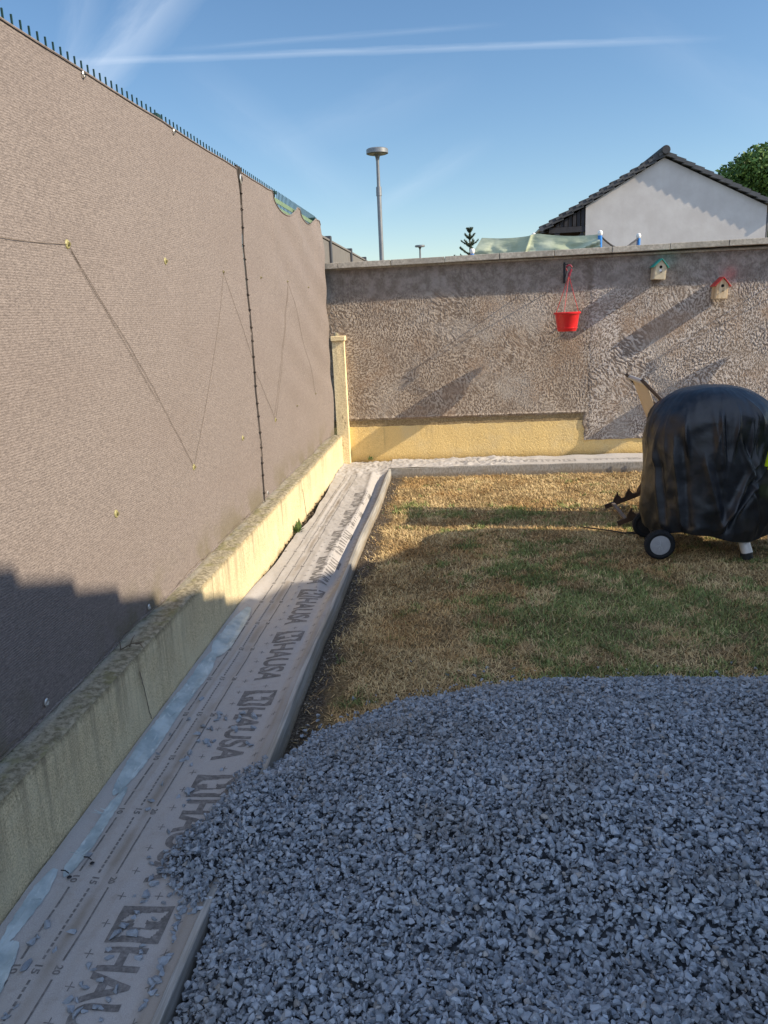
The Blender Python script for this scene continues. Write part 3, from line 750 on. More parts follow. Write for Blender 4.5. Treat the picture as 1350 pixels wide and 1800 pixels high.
# branch along the back wall
mem2 = root('membrane', 'grey printed underlay strip at the foot of the back wall', 'underlay')
def mem2_z(x, y):
    return .016+.018*sstep(8.25, 8.192, y)+.03*sstep(8.52, 8.66, y)*(.6+.6*fbm(x*2.5, y, 2))+sstep(1.1, .3, x)*sstep(8.18, 8.23, y)*(.030*np.abs(fbm(x*7, y*9, 4))+.012*np.abs(fbm(x*17, y*15, 3)))+.004*fbm(x*3, y*5, 2)+.012*gauss(y, 8.42+.03*np.sin(x*2), .05)
xs = np.arange(-.742, 5.6, .011); ysb = np.linspace(8.181, 8.662, 46); X, Y = np.meshgrid(xs, ysb, indexing='ij')
grid('sheet', np.stack([X, Y, mem2_z(X, Y)], -1), 'underlay_membrane', mem2)

# printed marks: flat outlines cut on a fine lattice and draped on the sheet
def drape(bm, zf, lift=.0009, step=.02):
    for ax in (0, 1):
        lo = min(v.co[ax] for v in bm.verts); hi = max(v.co[ax] for v in bm.verts); k_ = math.floor(lo/step)*step+step
        while k_ < hi:
            n_ = Vector((1, 0, 0)) if ax == 0 else Vector((0, 1, 0))
            bmesh.ops.bisect_plane(bm, geom=bm.verts[:]+bm.edges[:]+bm.faces[:], plane_co=n_*k_, plane_no=n_, dist=1e-6); k_ += step
    co = np.array([v.co[:] for v in bm.verts]); z = zf(co[:, 0], co[:, 1])+lift
    for v, zz in zip(bm.verts, z): v.co.z = float(zz)
def text_bm(txt, size, bold=.0, sx=1.0):
    cu = bpy.data.curves.new('t', 'FONT'); cu.body = txt; cu.size = size; cu.offset = bold; cu.align_x = 'LEFT'; cu.resolution_u = 4
    ob = bpy.data.objects.new('t', cu); C.objects.link(ob); me = ob.to_mesh(); bm = bmesh.new(); bm.from_mesh(me); ob.to_mesh_clear()
    bpy.data.objects.remove(ob); bmesh.ops.remove_doubles(bm, verts=bm.verts, dist=1e-6)
    for v in bm.verts: v.co.x *= sx
    return bm
def fit_bm(bm, w_, h_):
    x0 = min(v.co.x for v in bm.verts); x1 = max(v.co.x for v in bm.verts); y0 = min(v.co.y for v in bm.verts); y1 = max(v.co.y for v in bm.verts)
    for v in bm.verts: v.co.x = (v.co.x-x0)/(x1-x0)*w_; v.co.y = (v.co.y-y0)/(y1-y0)*h_; v.co.z = 0
    return bm
def merged(bms):
    out = bmesh.new()
    for m_ in bms:
        me = bpy.data.meshes.new('x'); m_.to_mesh(me); out.from_mesh(me); bpy.data.meshes.remove(me); m_.free()
    return out
def quads(lst):
    bm = bmesh.new()
    for (x0, y0, x1, y1) in lst: bm.faces.new([bm.verts.new(p) for p in ((x0, y0, 0), (x1, y0, 0), (x1, y1, 0), (x0, y1, 0))])
    return bm
def inpoly(px, py, poly):
    c = False; n = len(poly)
    for i in range(n):
        x1, y1 = poly[i]; x2, y2 = poly[(i+1) % n]
        if (y1 > py) != (y2 > py) and px < (x2-x1)*(py-y1)/(y2-y1)+x1: c = not c
    return c
LG = [[(.12, .44), (.20, .25), (.50, .19), (.93, .14), (.80, .42), (.58, .40), (.62, .60), (.40, .60), (.36, .42)],
      [(.12, .86), (.28, .66), (.55, .655), (.90, .60), (.80, .86), (.50, .82)]]
def logo_quads(w_, h_, n=36):
    q = []
    for j in range(n):                                   # u (down) rows, merge runs along v
        s0 = None
        for i in range(n+1):
            dark = i < n and not any(inpoly((i+.5)/n, (j+.5)/n, P_) for P_ in LG)
            if dark and s0 is None: s0 = i
            if not dark and s0 is not None: q.append((s0/n*w_, j/n*h_, i/n*w_, (j+1)/n*h_)); s0 = None
    return q
# reading direction runs toward the camera (-y), letter tops point to the lawn (+x)
def place_rows(kind, r0, reach):
    """r0 maps local (read, up) to world (x, y)"""
    pass
def xf(bm, ox, oy, mode):
    for v in bm.verts:
        rd, up = v.co.x, v.co.y
        if mode == 'strip': v.co.x = ox+up; v.co.y = oy-rd
        else: v.co.x = ox-rd; v.co.y = oy-up
    return bm
def logo_bm():
    bm = quads(logo_quads(.150, .135)); 
    for v in bm.verts: v.co.x, v.co.y = v.co.y, v.co.x      # (v across, u down) -> (read, up)
    return bm
allb = []
PER = .663
for k_ in range(-1, 9):
    yc = 3.105+(k_-2)*PER
    if yc < .9 or yc > 8.1: continue
    allb.append(xf(logo_bm(), -.975, yc+.066, 'strip'))
NEMB = len(allb)
for k_ in range(-1, 9):
    yc = 3.105+(k_-2)*PER
    if yc < 1.2 or yc > 7.9: continue
    t = fit_bm(text_bm('HAUSA', .2, .006), .415, .118); allb.append(xf(t, -.960, yc-.085, 'strip'))
def bm_obj(bm, name, mat, par):
    me = bpy.data.meshes.new(name); bm.to_mesh(me); bm.free(); me.materials.append(MATS[mat]); o = bpy.data.objects.new(name, me); C.objects.link(o); o.parent = par; return o
for kk_, b_ in enumerate(allb): drape(b_, mem_z, .0010, .02); bm_obj(b_, 'printed_emblem' if kk_ < NEMB else 'printed_word', 'print_ink', mem)
allb = []; q = []
XL = (-1.172, -1.112, -1.055)
for k_ in range(-3, 20):
    yn = 1.613+.3355*k_+.0
    if yn < .6 or yn > 7.9: continue
    for x, t in zip(XL, ('10', '15', '20')):
        if yn < 7.2: allb.append(xf(fit_bm(text_bm(t, .03, .0008), .030, .021), x-.0105, yn+.015, 'strip'))
    a_, c_ = yn+.030, yn+.3055
    q.append((XL[2]-.0028, a_, XL[2]+.0028, c_))
    n_ = 3; s_ = (c_-a_)/n_
    for j in range(n_): q.append((XL[0]-.0032, a_+j*s_+.004, XL[0]+.0032, a_+(j+1)*s_-.004))
    n_ = 13; s_ = (c_-a_)/n_
    for j in range(n_): q.append((XL[1]-.0032, a_+j*s_+.0035, XL[1]+.0032, a_+(j+1)*s_-.0035))
for k_ in range(-9, 60):
    y = 1.881+.1065*k_
    if .65 < y < 7.9:
        for xc in (-.997, -.790): q.append((xc-.0125, y-.0013, xc+.0125, y+.0013)); q.append((xc-.0013, y-.015, xc+.0013, y-.0013)); q.append((xc-.0013, y+.0013, xc+.0013, y+.015))
for k_ in range(-3, 9):
    y = 1.885+PER*k_
    if .65 < y < 7.9:
        xc = -.888; q.append((xc-.0125, y-.0013, xc+.0125, y+.0013)); q.append((xc-.0013, y-.015, xc+.0013, y-.0013)); q.append((xc-.0013, y+.0013, xc+.0013, y+.015))
allb.append(quads(q)); lt = merged(allb); drape(lt, mem_z, .0011, .025); bm_obj(lt, 'ruler_marks', 'print_ink', mem)
allb = []
for k_ in range(0, 8):
    xc = .55+k_*.663
    allb.append(xf(logo_bm(), xc, 8.52, 'wall')); allb.append(xf(fit_bm(text_bm('HAUSA', .2, .006), .415, .118), xc-.16, 8.50, 'wall'))
for kk_, b_ in enumerate(allb): drape(b_, mem2_z, .0012, .03); bm_obj(b_, 'printed_word' if kk_ % 2 else 'printed_emblem', 'print_ink_faded', mem2)

# pale blue adhesive strip along the wall side
tp = root('adhesive_strip', 'pale blue wrinkled plastic adhesive strip along the wall side of the membrane', 'tape')
def tape(y0, y1, xa, xb, taper0=.15, taper1=.15):
    ys_ = np.arange(y0, y1, .012); us_ = np.linspace(0, 1, 10); Yg_, U_ = np.meshgrid(ys_, us_, indexing='ij')
    e = np.minimum(1, np.minimum((Yg_-y0)/taper0, (y1-Yg_)/taper1))
    w2 = (xb-xa)*(.12+.88*np.clip(e, 0, 1)**.6)*(1+.18*fbm(Yg_*4, Yg_*0+xa, 3)); xc = (xa+xb)/2+.012*fbm(Yg_*2, Yg_*0, 2)
    Xg_ = xc+(U_-.5)*w2+.003*fbm(Yg_*40, U_*3, 2)
    z = mem_z(Xg_, Yg_)+.0022+.006*np.abs(fbm(Xg_*26+Yg_*22, Yg_*21-Xg_*9, 3))
    grid('strip', np.stack([Xg_, Yg_, z], -1), 'pale_blue_tape', tp)
tape(1.05, 1.70, -1.262, -1.170); tape(1.66, 1.98, -1.262, -1.218, .12, .10); tape(1.95, 2.42, -1.222, -1.188, .05, .1); tape(2.36, 3.60, -1.262, -1.195, .2, .2); tape(3.52, 4.20, -1.258, -1.172, .12, .3)
# shreds
for (px, py) in ((142, 1505), (136, 1500), (180, 1430), (176, 1442), (212, 1385), (300, 1260), (188, 1425), (70, 1580)):
    p = atZ(px, py, .03); b = MB()
    for j in range(3):
        d = Vector((rnd.uniform(-.03, .03), rnd.uniform(-.04, .04), rnd.uniform(.004, .02))); s_ = Vector((.003, .002, 0))
        v = [b.b.verts.new(q_) for q_ in (p-s_, p+s_, p+d+s_*.3, p+d-s_*.3)]; b.b.faces.new(v)
    b.build('shred', 'pale_blue_tape', tp)
for (px, py) in ((122, 1542), (162, 1518)):
    p = atZ(px, py, .01); nl = MB(); nl.lathe([(.004, 0), (.0075, .003), (.004, .006)], (p.x, p.y, float(mem_z(p.x, p.y))+.004), 12); nl.tube([(p.x-.03, p.y+.012, .024), (p.x-.012, p.y+.004, .030), (p.x, p.y, .024)], .0018, 6)
    setp(nl.build('nail', 'dark_iron'), ('bent black nail in the membrane where the pale strip narrows' if px > 150 else 'small black ring-headed nail on the wide pale blue strip'), 'nail')

# weeds and rubble in the gap between wall and membrane
gp = MB()
n = 900; V = []; F = []; T = []
for i in range(n):
    y = rnd.uniform(4.8, 8.3); x = XW+rnd.uniform(.0, .05); z = -.045+rnd.uniform(0, .045); s_ = rnd.uniform(.006, .018)
    pts = [Vector((rnd.gauss(0, 1), rnd.gauss(0, 1), rnd.gauss(0, .7))).normalized()*s_+Vector((x, y, z)) for _ in range(4)]
    k_ = len(V); V += [tuple(p) for p in pts]; F += [(k_, k_+1, k_+2), (k_, k_+2, k_+3), (k_, k_+3, k_+1), (k_+1, k_+3, k_+2)]; T += [rnd.random()*.4]*4
o = fast('gap_soil', V, F, 'lawn_soil', attrs={'green': np.zeros(len(V))}); setp(o, 'crumbs of brown soil in the gap beside the low wall', 'soil', kind='stuff')
def weed(x, y, z, n, s_, label):
    V = []; F = []; T = []
    for i in range(n):
        a = rnd.uniform(0, 6.28); el = rnd.uniform(.3, 1.4); l = s_*rnd.uniform(.5, 1.2); w_ = l*.13
        d = Vector((math.cos(a)*math.cos(el), math.sin(a)*math.cos(el), math.sin(el))); s2 = Vector((-math.sin(a), math.cos(a), 0))*w_
        p0 = Vector((x, y, z))+Vector((rnd.uniform(-.02, .02), rnd.uniform(-.04, .04), 0)); k_ = len(V)
        V += [tuple(p0), tuple(p0+d*l*.5+s2), tuple(p0+d*l), tuple(p0+d*l*.5-s2)]; F.append((k_, k_+1, k_+2, k_+3)); T += [rnd.random()]*4
    setp(fast('weed', V, F, 'weed_leaves', attrs={'tone': T}), label, 'weed')
p = atZ(527, 935, 0); weed(XW+.03, p.y, 0, 45, .09, 'small green weed between the low yellow wall and the membrane')
weed(-.99, 8.655, .04, 22, .05, 'tiny green weed at the foot of the back wall near the corner')

# ------------------------------------------------------------------ slate chippings
protos = []
for i in range(16):
    bm = bmesh.new(); n_ = rnd.randint(9, 13); sc_ = (1, rnd.uniform(.5, .9), rnd.uniform(.30, .68))
    for _ in range(n_):
        v = Vector((rnd.gauss(0, 1), rnd.gauss(0, 1), rnd.gauss(0, 1))).normalized()*rnd.uniform(.8, 1); bm.verts.new((v.x*sc_[0], v.y*sc_[1], v.z*sc_[2]))
    r_ = bmesh.ops.convex_hull(bm, input=bm.verts[:]); 
    for v in [v for v in bm.verts if not v.link_faces]: bm.verts.remove(v)
    bmesh.ops.triangulate(bm, faces=bm.faces[:]); bm.verts.index_update()
    protos.append((np.array([v.co[:] for v in bm.verts]), np.array([[v.index for v in f.verts] for f in bm.faces]))); bm.free()
TOE = np.array([(-.82, .5), (-.80, 1.78), (-.84, 1.88), (-.925, 1.97), (-.93, 2.06), (-.875, 2.28), (-.84, 2.43), (-.76, 2.62), (-.70, 2.76), (-.60, 2.90), (-.28, 3.17), (.02, 3.29), (.34, 3.38), (1.3, 3.40), (2.6, 3.35), (3.2, 2.6), (3.2, .5)])
def toe_dist(x, y):
    """signed distance inside the toe outline of the heap (the near side lies behind the camera)"""
    d = np.full(x.shape, 1e9); ins = np.zeros(x.shape, bool); n_ = len(TOE)
    for i in range(n_):
        x1, y1 = TOE[i]; x2, y2 = TOE[(i+1) % n_]
        if i != n_-1 and i != n_-2:
            t = np.clip(((x-x1)*(x2-x1)+(y-y1)*(y2-y1))/((x2-x1)**2+(y2-y1)**2), 0, 1); d = np.minimum(d, np.hypot(x-x1-t*(x2-x1), y-y1-t*(y2-y1)))
        c = ((y1 > y) != (y2 > y)) & (x < (x2-x1)*(y-y1)/(y2-y1+1e-12)+x1); ins ^= c
    return np.where(ins, d, -d)
def heap(x, y):
    d = toe_dist(x, y)+.035*fbm(x*3, y*3, 3)
    H_ = .40; h = H_*(1-np.exp(-.52*np.maximum(d, 0)/H_))
    h = h+sstep(.1, .5, d)*(.050*fbm(x*1.7+1, y*1.7, 3))
    c = atZ(1010, 1640, .25); h = h-.085*np.exp(-(((x-c.x)/.26)**2+((y-c.y)/.15)**2))
    c = atZ(730, 1640, .25); h = h-.04*np.exp(-(((x-c.x)/.10)**2+((y-c.y)/.16)**2))
    c = atZ(1150, 1560, .3); h = h+.05*np.exp(-(((x-c.x)/.25)**2+((y-c.y)/.10)**2))
    h = h+.085*np.exp(-(((x+.70)/.16)**2+((y-2.2)/.30)**2))*sstep(0, .10, d)
    base = np.where(x < edge_x(y)-.02, .012, GZ+.005)
    d = np.where((x < edge_x(y)+.012) & ((y < 1.80) | (y > 2.72)), -1, d)
    return np.where(d > 0, np.where(x < edge_x(y)-.02, .012+.55*h, GZ+.006+h), base-.03), d
xs = np.arange(-.98, 3.3, .025); ys = np.arange(.5, 3.5, .025); X, Y = np.meshgrid(xs, ys, indexing='ij'); Hh, Dd = heap(X, Y)
core = np.where(Dd > .02, Hh-.022, -.2)
gp_root = root('gravel_heap', 'big heap of blue-grey crushed slate chippings spilling over the edging board', 'gravel heap')
oc = grid('heap_core', np.stack([X, Y, core], -1), 'stone_fill', gp_root)
def scatter(n, sampler, smin, smax, zfun):
    x, y = sampler(n); z, d = zfun(x, y); k_ = d > 0; x, y, z, d = x[k_], y[k_], z[k_], d[k_]; n = len(x)
    s_ = smin+(smax-smin)*rng.random(n)**1.7; Vs, Fs, Ts = [], [], []; off = 0; which = rng.integers(0, len(protos), n)
    for pi_, (pv, pf) in enumerate(protos):
        idx = np.where(which == pi_)[0]; m = len(idx)
        if not m: continue
        a = rng.uniform(0, 2*np.pi, m); t = np.abs(rng.normal(0, 1.0, m)); ph = rng.uniform(0, 2*np.pi, m)
        # spin about z, then tilt about a horizontal axis
        ca, sa = np.cos(a), np.sin(a); ax, ay = np.cos(ph), np.sin(ph); ct, st = np.cos(t), np.sin(t)
        v = pv[None]*s_[idx][:, None, None]; vx = v[..., 0]*ca[:, None]-v[..., 1]*sa[:, None]; vy = v[..., 0]*sa[:, None]+v[..., 1]*ca[:, None]; vz = v[..., 2]
        dt = vx*ax[:, None]+vy*ay[:, None]; cx_ = ay[:, None]*vz; cy_ = -ax[:, None]*vz; cz_ = ax[:, None]*vy-ay[:, None]*vx
        c1 = ct[:, None]; s1 = st[:, None]; k1 = (1-ct)[:, None]
        wx_ = vx*c1+cx_*s1+ax[:, None]*dt*k1; wy_ = vy*c1+cy_*s1+ay[:, None]*dt*k1; wz_ = vz*c1+cz_*s1
        W = np.stack([wx_+x[idx][:, None], wy_+y[idx][:, None], wz_+z[idx][:, None]], -1)
        Vs.append(W.reshape(-1, 3)); Fs.append((pf[None]+(np.arange(m)*len(pv))[:, None, None]).reshape(-1, 3)+off); off += m*len(pv)
        Ts.append(np.repeat(np.clip(rng.normal(.45, .27, m), 0, 1), len(pv)))
    return np.concatenate(Vs), np.concatenate(Fs), np.concatenate(Ts)
def samp(n):
    u = rng.random(n); y = .9+2.55*u**.9; xr = .35+.62*y; x = -.96+rng.random(n)*(xr+.96+.15); return x, y
def hz(x, y):
    z, d = heap(x, y); return z+rng.uniform(-.012, .008, x.shape)*sstep(0, .06, d)+.004, np.where((rng.random(x.shape) < .35+.65*sstep(.0, .05, d)), d, -1)
V1, F1, T1 = scatter(40000, samp, .009, .016, lambda x, y: (hz(x, y)[0]-.014, hz(x, y)[1]))
V, F, T = scatter(74000, samp, .0042, .0180, hz)
def ssamp(n): return rng.uniform(-.68, 1.7, n), rng.uniform(2.6, 3.62, n)
def sz_fn(x, y):
    d = toe_dist(x, y); k_ = (d < .02) & (rng.random(x.shape) < np.exp(d/.045)); return lawn_z(x, y)+.010, np.where(k_, 1., -1.)
V0, F0, T0 = scatter(9000, ssamp, .005, .016, sz_fn)
V = np.concatenate([V0, V]); F = np.concatenate([F0, F+len(V0)]); T = np.concatenate([T0, T])
V = np.concatenate([V1, V]); F = np.concatenate([F1, F+len(V1)]); T = np.concatenate([T1, T])
o = fast('chippings', V, F, 'crushed_slate', gp_root, attrs={'tone': T}); o['kind'] = 'stuff'
setp(o, None)
# loose chippings, each its own object
lp = []
for pv, pf in protos[:8]:
    me = bpy.data.meshes.new('loose_stone'); me.from_pydata([tuple(p) for p in pv], [], [tuple(int(i) for i in f) for f in pf]); me.materials.append(MATS['crushed_slate'])
    a_ = me.attributes.new('tone', 'FLOAT', 'POINT'); a_.data.foreach_set('value', np.full(len(pv), rnd.uniform(.25, .7), np.float32)); lp.append(me)
SP = [(1133/3, 85, 7, 0)]
loose_px = [(354, 1229, 9), (386, 1252, 9), (379, 1263, 8), (372, 1278, 10), (365, 1277, 8), (357, 1275, 9), (385, 1258, 8), (345, 1290, 10), (348, 1300, 8), (362, 1302, 10), (369, 1308, 8), (376, 1301, 8), (366, 1311, 7), (397, 1261, 8),
            (333, 1322, 9), (325, 1333, 10), (321, 1335, 8), (336, 1343, 6), (297, 1288, 7), (277, 1322, 6), (330, 1267, 8), (354, 1228, 7), (426, 1252, 9), (421, 1258, 8), (447, 1258, 12), (419, 1266, 7), (411, 1280, 9), (415, 1284, 8), (436, 1304, 10), (441, 1310, 9), (445, 1277, 8),
            (286, 1374, 8), (330, 1390, 13), (336, 1387, 9), (314, 1399, 7), (331, 1403, 6), (324, 1415, 8), (266, 1404, 9), (260, 1420, 7), (416, 1359, 7), (411, 1362, 5), (420, 1356, 6), (390, 1351, 6), (295, 1460, 9), (261, 1505, 9), (266, 1515, 8),
            (155, 1501, 9), (262, 1545, 12), (270, 1552, 12), (256, 1572, 13), (252, 1581, 10), (279, 1531, 9), (291, 1530, 12), (303, 1552, 14), (298, 1572, 8), (288, 1588, 10), (236, 1572, 5), (239, 1603, 9), (236, 1612, 8), (271, 1613, 9),
            (219, 1623, 16), (203, 1643, 15), (233, 1642, 15), (252, 1663, 10), (244, 1682, 10), (247, 1672, 7), (189, 1668, 8), (192, 1683, 10), (159, 1697, 12), (164, 1703, 7), (83, 1624, 11), (124, 1636, 12), (55, 1655, 13), (65, 1645, 8), (97, 1667, 8), (46, 1697, 17),
            (145, 1728, 9), (149, 1734, 10), (176, 1723, 10), (207, 1737, 11), (135, 1756, 7), (121, 1758, 12), (127, 1770, 12), (122, 1775, 8), (170, 1767, 13), (176, 1770, 9), (190, 1755, 8), (139, 1782, 14), (148, 1777, 8), (176, 1790, 7), (26, 1765, 8), (10, 1785, 10), (12, 1778, 7), (252, 1780, 11), (258, 1767, 7), (287, 1762, 6),
            (318, 1597, 12), (322, 1606, 12), (316, 1613, 13), (310, 1627, 12), (313, 1637, 10), (305, 1643, 9), (307, 1656, 8), (303, 1664, 7), (300, 1688, 8), (290, 1697, 15), (284, 1703, 12), (297, 1690, 10), (287, 1712, 13), (276, 1733, 15), (268, 1732, 12), (272, 1744, 10), (269, 1755, 11), (285, 1720, 10), (266, 1538, 8), (320, 1590, 10), (326, 1583, 9), (330, 1575, 9)]
for i, (px, py, wpx) in enumerate(loose_px):
    p = atZ(px, py, .01); 
    if p.x > edge_x(p.y)-.03: p.x = float(edge_x(p.y))-.035
    dist = math.sqrt(p.x**2+p.y**2+1.6**2); s_ = wpx/FPX*dist*.85
    o = bpy.data.objects.new('loose_stone', lp[i % 8]); C.objects.link(o); o.scale = (s_, s_*rnd.uniform(.8, 1.1), s_*rnd.uniform(.8, 1.2)); o.location = (p.x, p.y, float(mem_z(p.x, p.y))+s_*.28)
    o.rotation_euler = (rnd.uniform(-.3, .3), rnd.uniform(-.3, .3), rnd.uniform(0, 6.3))
    setp(o, 'loose angular grey slate chipping lying on the printed membrane', 'stone', 'loose chippings on the membrane')
# pebbles in the bare soil beside the board
def psamp(n): y = rng.uniform(2.7, 8.0, n); return -.712+np.abs(rng.normal(0, .05, n)), y
V, F, T = scatter(900, psamp, .003, .008, lambda x, y: (lawn_z(x, y)+.004, np.ones_like(x)))
setp(fast('pebbles', V, F, 'soil_pebble', attrs={'tone': T}), 'small pebbles scattered in the bare soil along the edging board', 'pebbles', kind='stuff')

# ------------------------------------------------------------------ covered barbecue
bq = root('barbecue', 'kettle barbecue on two wheels hidden under a creased black cover', 'barbecue')
cx, cy = 1.665, 5.46
TH, NV = 720, 190
th = np.linspace(0, 2*np.pi, TH, endpoint=False)[:, None]; v = np.linspace(0, 1, NV)[None, :]
# profile: v=0 top centre .. 1 hem
pr = np.array([(0.0, 1.055), (.10, 1.05), (.20, 1.025), (.275, .975), (.340, .90), (.374, .81), (.380, .68), (.379, .5), (.377, .32), (.366, .18), (.352, .08)])
ds = np.r_[0, np.cumsum(np.hypot(*np.diff(pr, axis=0).T))]; ds /= ds[-1]
vf = np.linspace(0, 1, 801); kern = np.hanning(91); kern /= kern.sum()
def sm(a_): e_ = np.r_[2*a_[0]-a_[45:0:-1], a_, 2*a_[-1]-a_[-2:-47:-1]]; return np.convolve(e_, kern, 'valid')
rf_ = sm(np.interp(vf, ds, pr[:, 0])); zf_ = sm(np.interp(vf, ds, pr[:, 1])); rf_[0] = 0
r = np.interp(v, vf, rf_)+0*th; z = np.interp(v, vf, zf_)+0*th
side = sstep(.28, .52, v)
# plan: squarish where the handles and grate push the cloth out
r = r*(1+side*(.03*np.cos(2*(th-.2))+.02*np.cos(4*th+.6)))
tx = np.cos(th)*2.2; ty = np.sin(th)*2.2
fold = np.zeros_like(r)
for k_ in range(30):
    t0 = rnd.uniform(0, 2*math.pi); v0 = rnd.uniform(.30, .50); sl_ = rnd.uniform(-.5, .5); wd_ = rnd.uniform(.014, .045); ln_ = rnd.uniform(.06, .20); am = rnd.uniform(.006, .022)
    dth = (th-t0-sl_*(v-v0)+np.pi) % (2*np.pi)-np.pi
    fold += am*np.exp(-np.abs(dth/wd_)**1.4)*np.exp(-((v-v0)/ln_)**2)
for (t0, sl_, v0, v1, am, wd_) in ((4.9, 1.1, .45, .95, .020, .06), (5.35, -1.6, .50, .95, .028, .07), (5.75, -1.9, .42, .85, .030, .06), (4.4, .8, .55, .95, .018, .07), (3.9, .4, .45, .98, .020, .08), (5.1, -1.2, .60, .98, .018, .05), (3.5, .5, .5, .95, .015, .07), (5.55, -.9, .35, .62, .026, .05), (5.2, -.5, .33, .6, .022, .045), (4.6, .25, .33, .58, .018, .04), (6.0, -.6, .4, .95, .03, .09), (.4, .5, .4, .95, .02, .1), (1.3, -.4, .4, .95, .02, .1), (2.4, .4, .4, .95, .02, .1)):
    dth = (th-t0-sl_*(v-v0)+np.pi) % (2*np.pi)-np.pi
    wd_ *= .75; fold += am*1.25*(np.exp(-np.abs(dth/wd_)**1.25)-.5*np.exp(-((dth-wd_*1.9)/wd_)**2))*sstep(v0-.06, v0+.08, v)*sstep(v1+.06, v1-.1, v)
ths = (th-np.pi/2) % (2*np.pi)
wave = .012*fbm(ths*1.1+v*1.5, v*3.6-ths*.4, 3)-.008*np.abs(fbm(ths*1.2-v*2.5+7, v*3.0+ths*.9, 2))
hem = sstep(.75, 1, v)*.018*np.sin(th*9+np.sin(th*3)*1.5)
r = r+(fold+wave*2.0)*sstep(.12, .35, v)+hem
z = z+.012*fbm(tx, ty+v*3, 3)*sstep(.0, .3, v)*(1-side)+sstep(.9, 1, v)*(.030*np.sin(th*3+1.0)+.045*np.clip(-np.cos(th), 0, 1))
P = np.stack([cx+r*1.09*np.cos(th), cy+r*np.sin(th), z], -1); P = np.concatenate([P, P[:1]], 0)
o = grid('cover', P, 'black_vinyl', bq, True)
md = o.modifiers.new('thick', 'SOLIDIFY'); md.thickness = .002; md.offset = -1
# kettle bowl hidden under the cloth
b = MB(); b.lathe([(.01, .42), (.15, .45), (.25, .54), (.285, .66), (.285, .70), (.26, .86), (.15, .96), (.01, .99)], (cx, cy, 0), 32); b.build('bowl', 'dark_plastic', bq, True)
def wheel(x, y, z, rr, front=True):
    wr = bpy.data.objects.new('wheel', None); C.objects.link(wr); wr.parent = bq
    # tread with small teeth
    b = MB(); n_ = 54; ring = []
    for k_ in range(n_*2):
        t = math.pi*k_/n_; r2 = rr*(1.0 if k_ % 2 else .955)
        ring.append([(r2*math.cos(t), r2*math.sin(t))]); 
    prof = [(.62, -.022), (.84, -.027), (1, -.018), (1, .018), (.84, .027), (.62, .022)]; rows = []
    for f_, yy in prof: rows.append([b.b.verts.new((x+c_[0][0]*f_, y+yy, z+c_[0][1]*f_)) for c_ in ring])
    for A, B in zip(rows[:-1], rows[1:]):
        for k_ in range(len(A)): b.b.faces.new((A[k_], A[(k_+1) % len(A)], B[(k_+1) % len(A)], B[k_]))
    b.build('tyre', 'tyre_rubber', wr)
    b = MB(); b.lathe([(.0005, -.026), (rr*.3, -.0255), (rr*.66, -.023), (rr*.70, -.018), (rr*.70, .018), (.0005, .02)], (x, y, z), 40, 'y'); h_ = b.build('hubcap', 'grey_plastic' if front else 'dark_plastic', wr, True)
    if front:
        b = MB()
        for k_ in range(9):
            a_ = rnd.uniform(0, 6.28); r1_ = .0005; l_ = rnd.uniform(.015, .04)
            p0 = Vector((x+math.cos(a_)*r1_, y-.0265, z+math.sin(a_)*r1_)); a2 = a_+rnd.uniform(-.6, .6); p1 = p0+Vector((math.cos(a2)*l_, .0005, math.sin(a2)*l_))
            b.tube([p0, (p0+p1)/2+Vector((.002, 0, .003)), p1], .0009, 4)
        b.build('scratches', 'scratch', h_)
wheel(1.302, 5.205, .042, .100); wheel(1.335, 5.74, .038, .098, False)
b = MB(); b.tube([(1.302, 5.23, .042), (1.335, 5.72, .042)], .007, 10); b.build('axle', 'dark_iron', bq)
b = MB(); b.tube([(1.340, 5.275, .04), (1.372, 5.305, .12), (1.43, 5.36, .24)], .034, 18); b.build('leg', 'white_tube', bq, True)
b = MB(); b.tube([(1.35, 5.70, .06), (1.42, 5.66, .3), (1.47, 5.62, .48)], .021, 18); b.build('leg', 'white_tube', bq, True)
b = MB(); b.tube([(1.866, 5.205, -.028), (1.845, 5.235, .06), (1.80, 5.30, .26)], .036, 20); lg = b.build('leg', 'white_tube', bq, True)
b = MB(); b.tube([(1.864, 5.197, -.062), (1.856, 5.2, -.022)], .039, 20); b.build('foot_cap', 'dark_plastic', lg, True)

# ------------------------------------------------------------------ reclined deck chair behind it
dc = root('deck_chair', 'folding deck chair with cream canvas, mostly hidden behind the covered barbecue', 'deck chair')
YA, YB = 5.95, 6.50
for y in (YA, YB):
    b = MB(); b.bar((1.315, y, 1.06), (2.36, y, -.05), .022, .045, (0, 1, 0)); b.build('back_rail', 'dark_wood', dc, bev=.003)
b = MB(); b.tube([(1.345, YA, 1.035), (1.345, YB, 1.035)], .019, 14); b.build('top_bar', 'pale_metal', dc, True)
ys = np.linspace(YA+.03, YB-.03, 14); ts = np.linspace(0, 1, 60); T_, Yv = np.meshgrid(ts, ys, indexing='ij')
sx_ = 1.352+.85*T_; sz_ = 1.03-.93*T_-.15*np.sin(np.pi*np.minimum(T_*1.15, 1))-.11*np.sin(np.pi*T_); sx_ = sx_-.05*np.sin(np.pi*T_)
o = grid('canvas_sling', np.stack([sx_+.006*np.cos((Yv-YA)/.55*6.28), Yv, sz_], -1), 'cream_canvas', dc); md = o.modifiers.new('t', 'SOLIDIFY'); md.thickness = .003
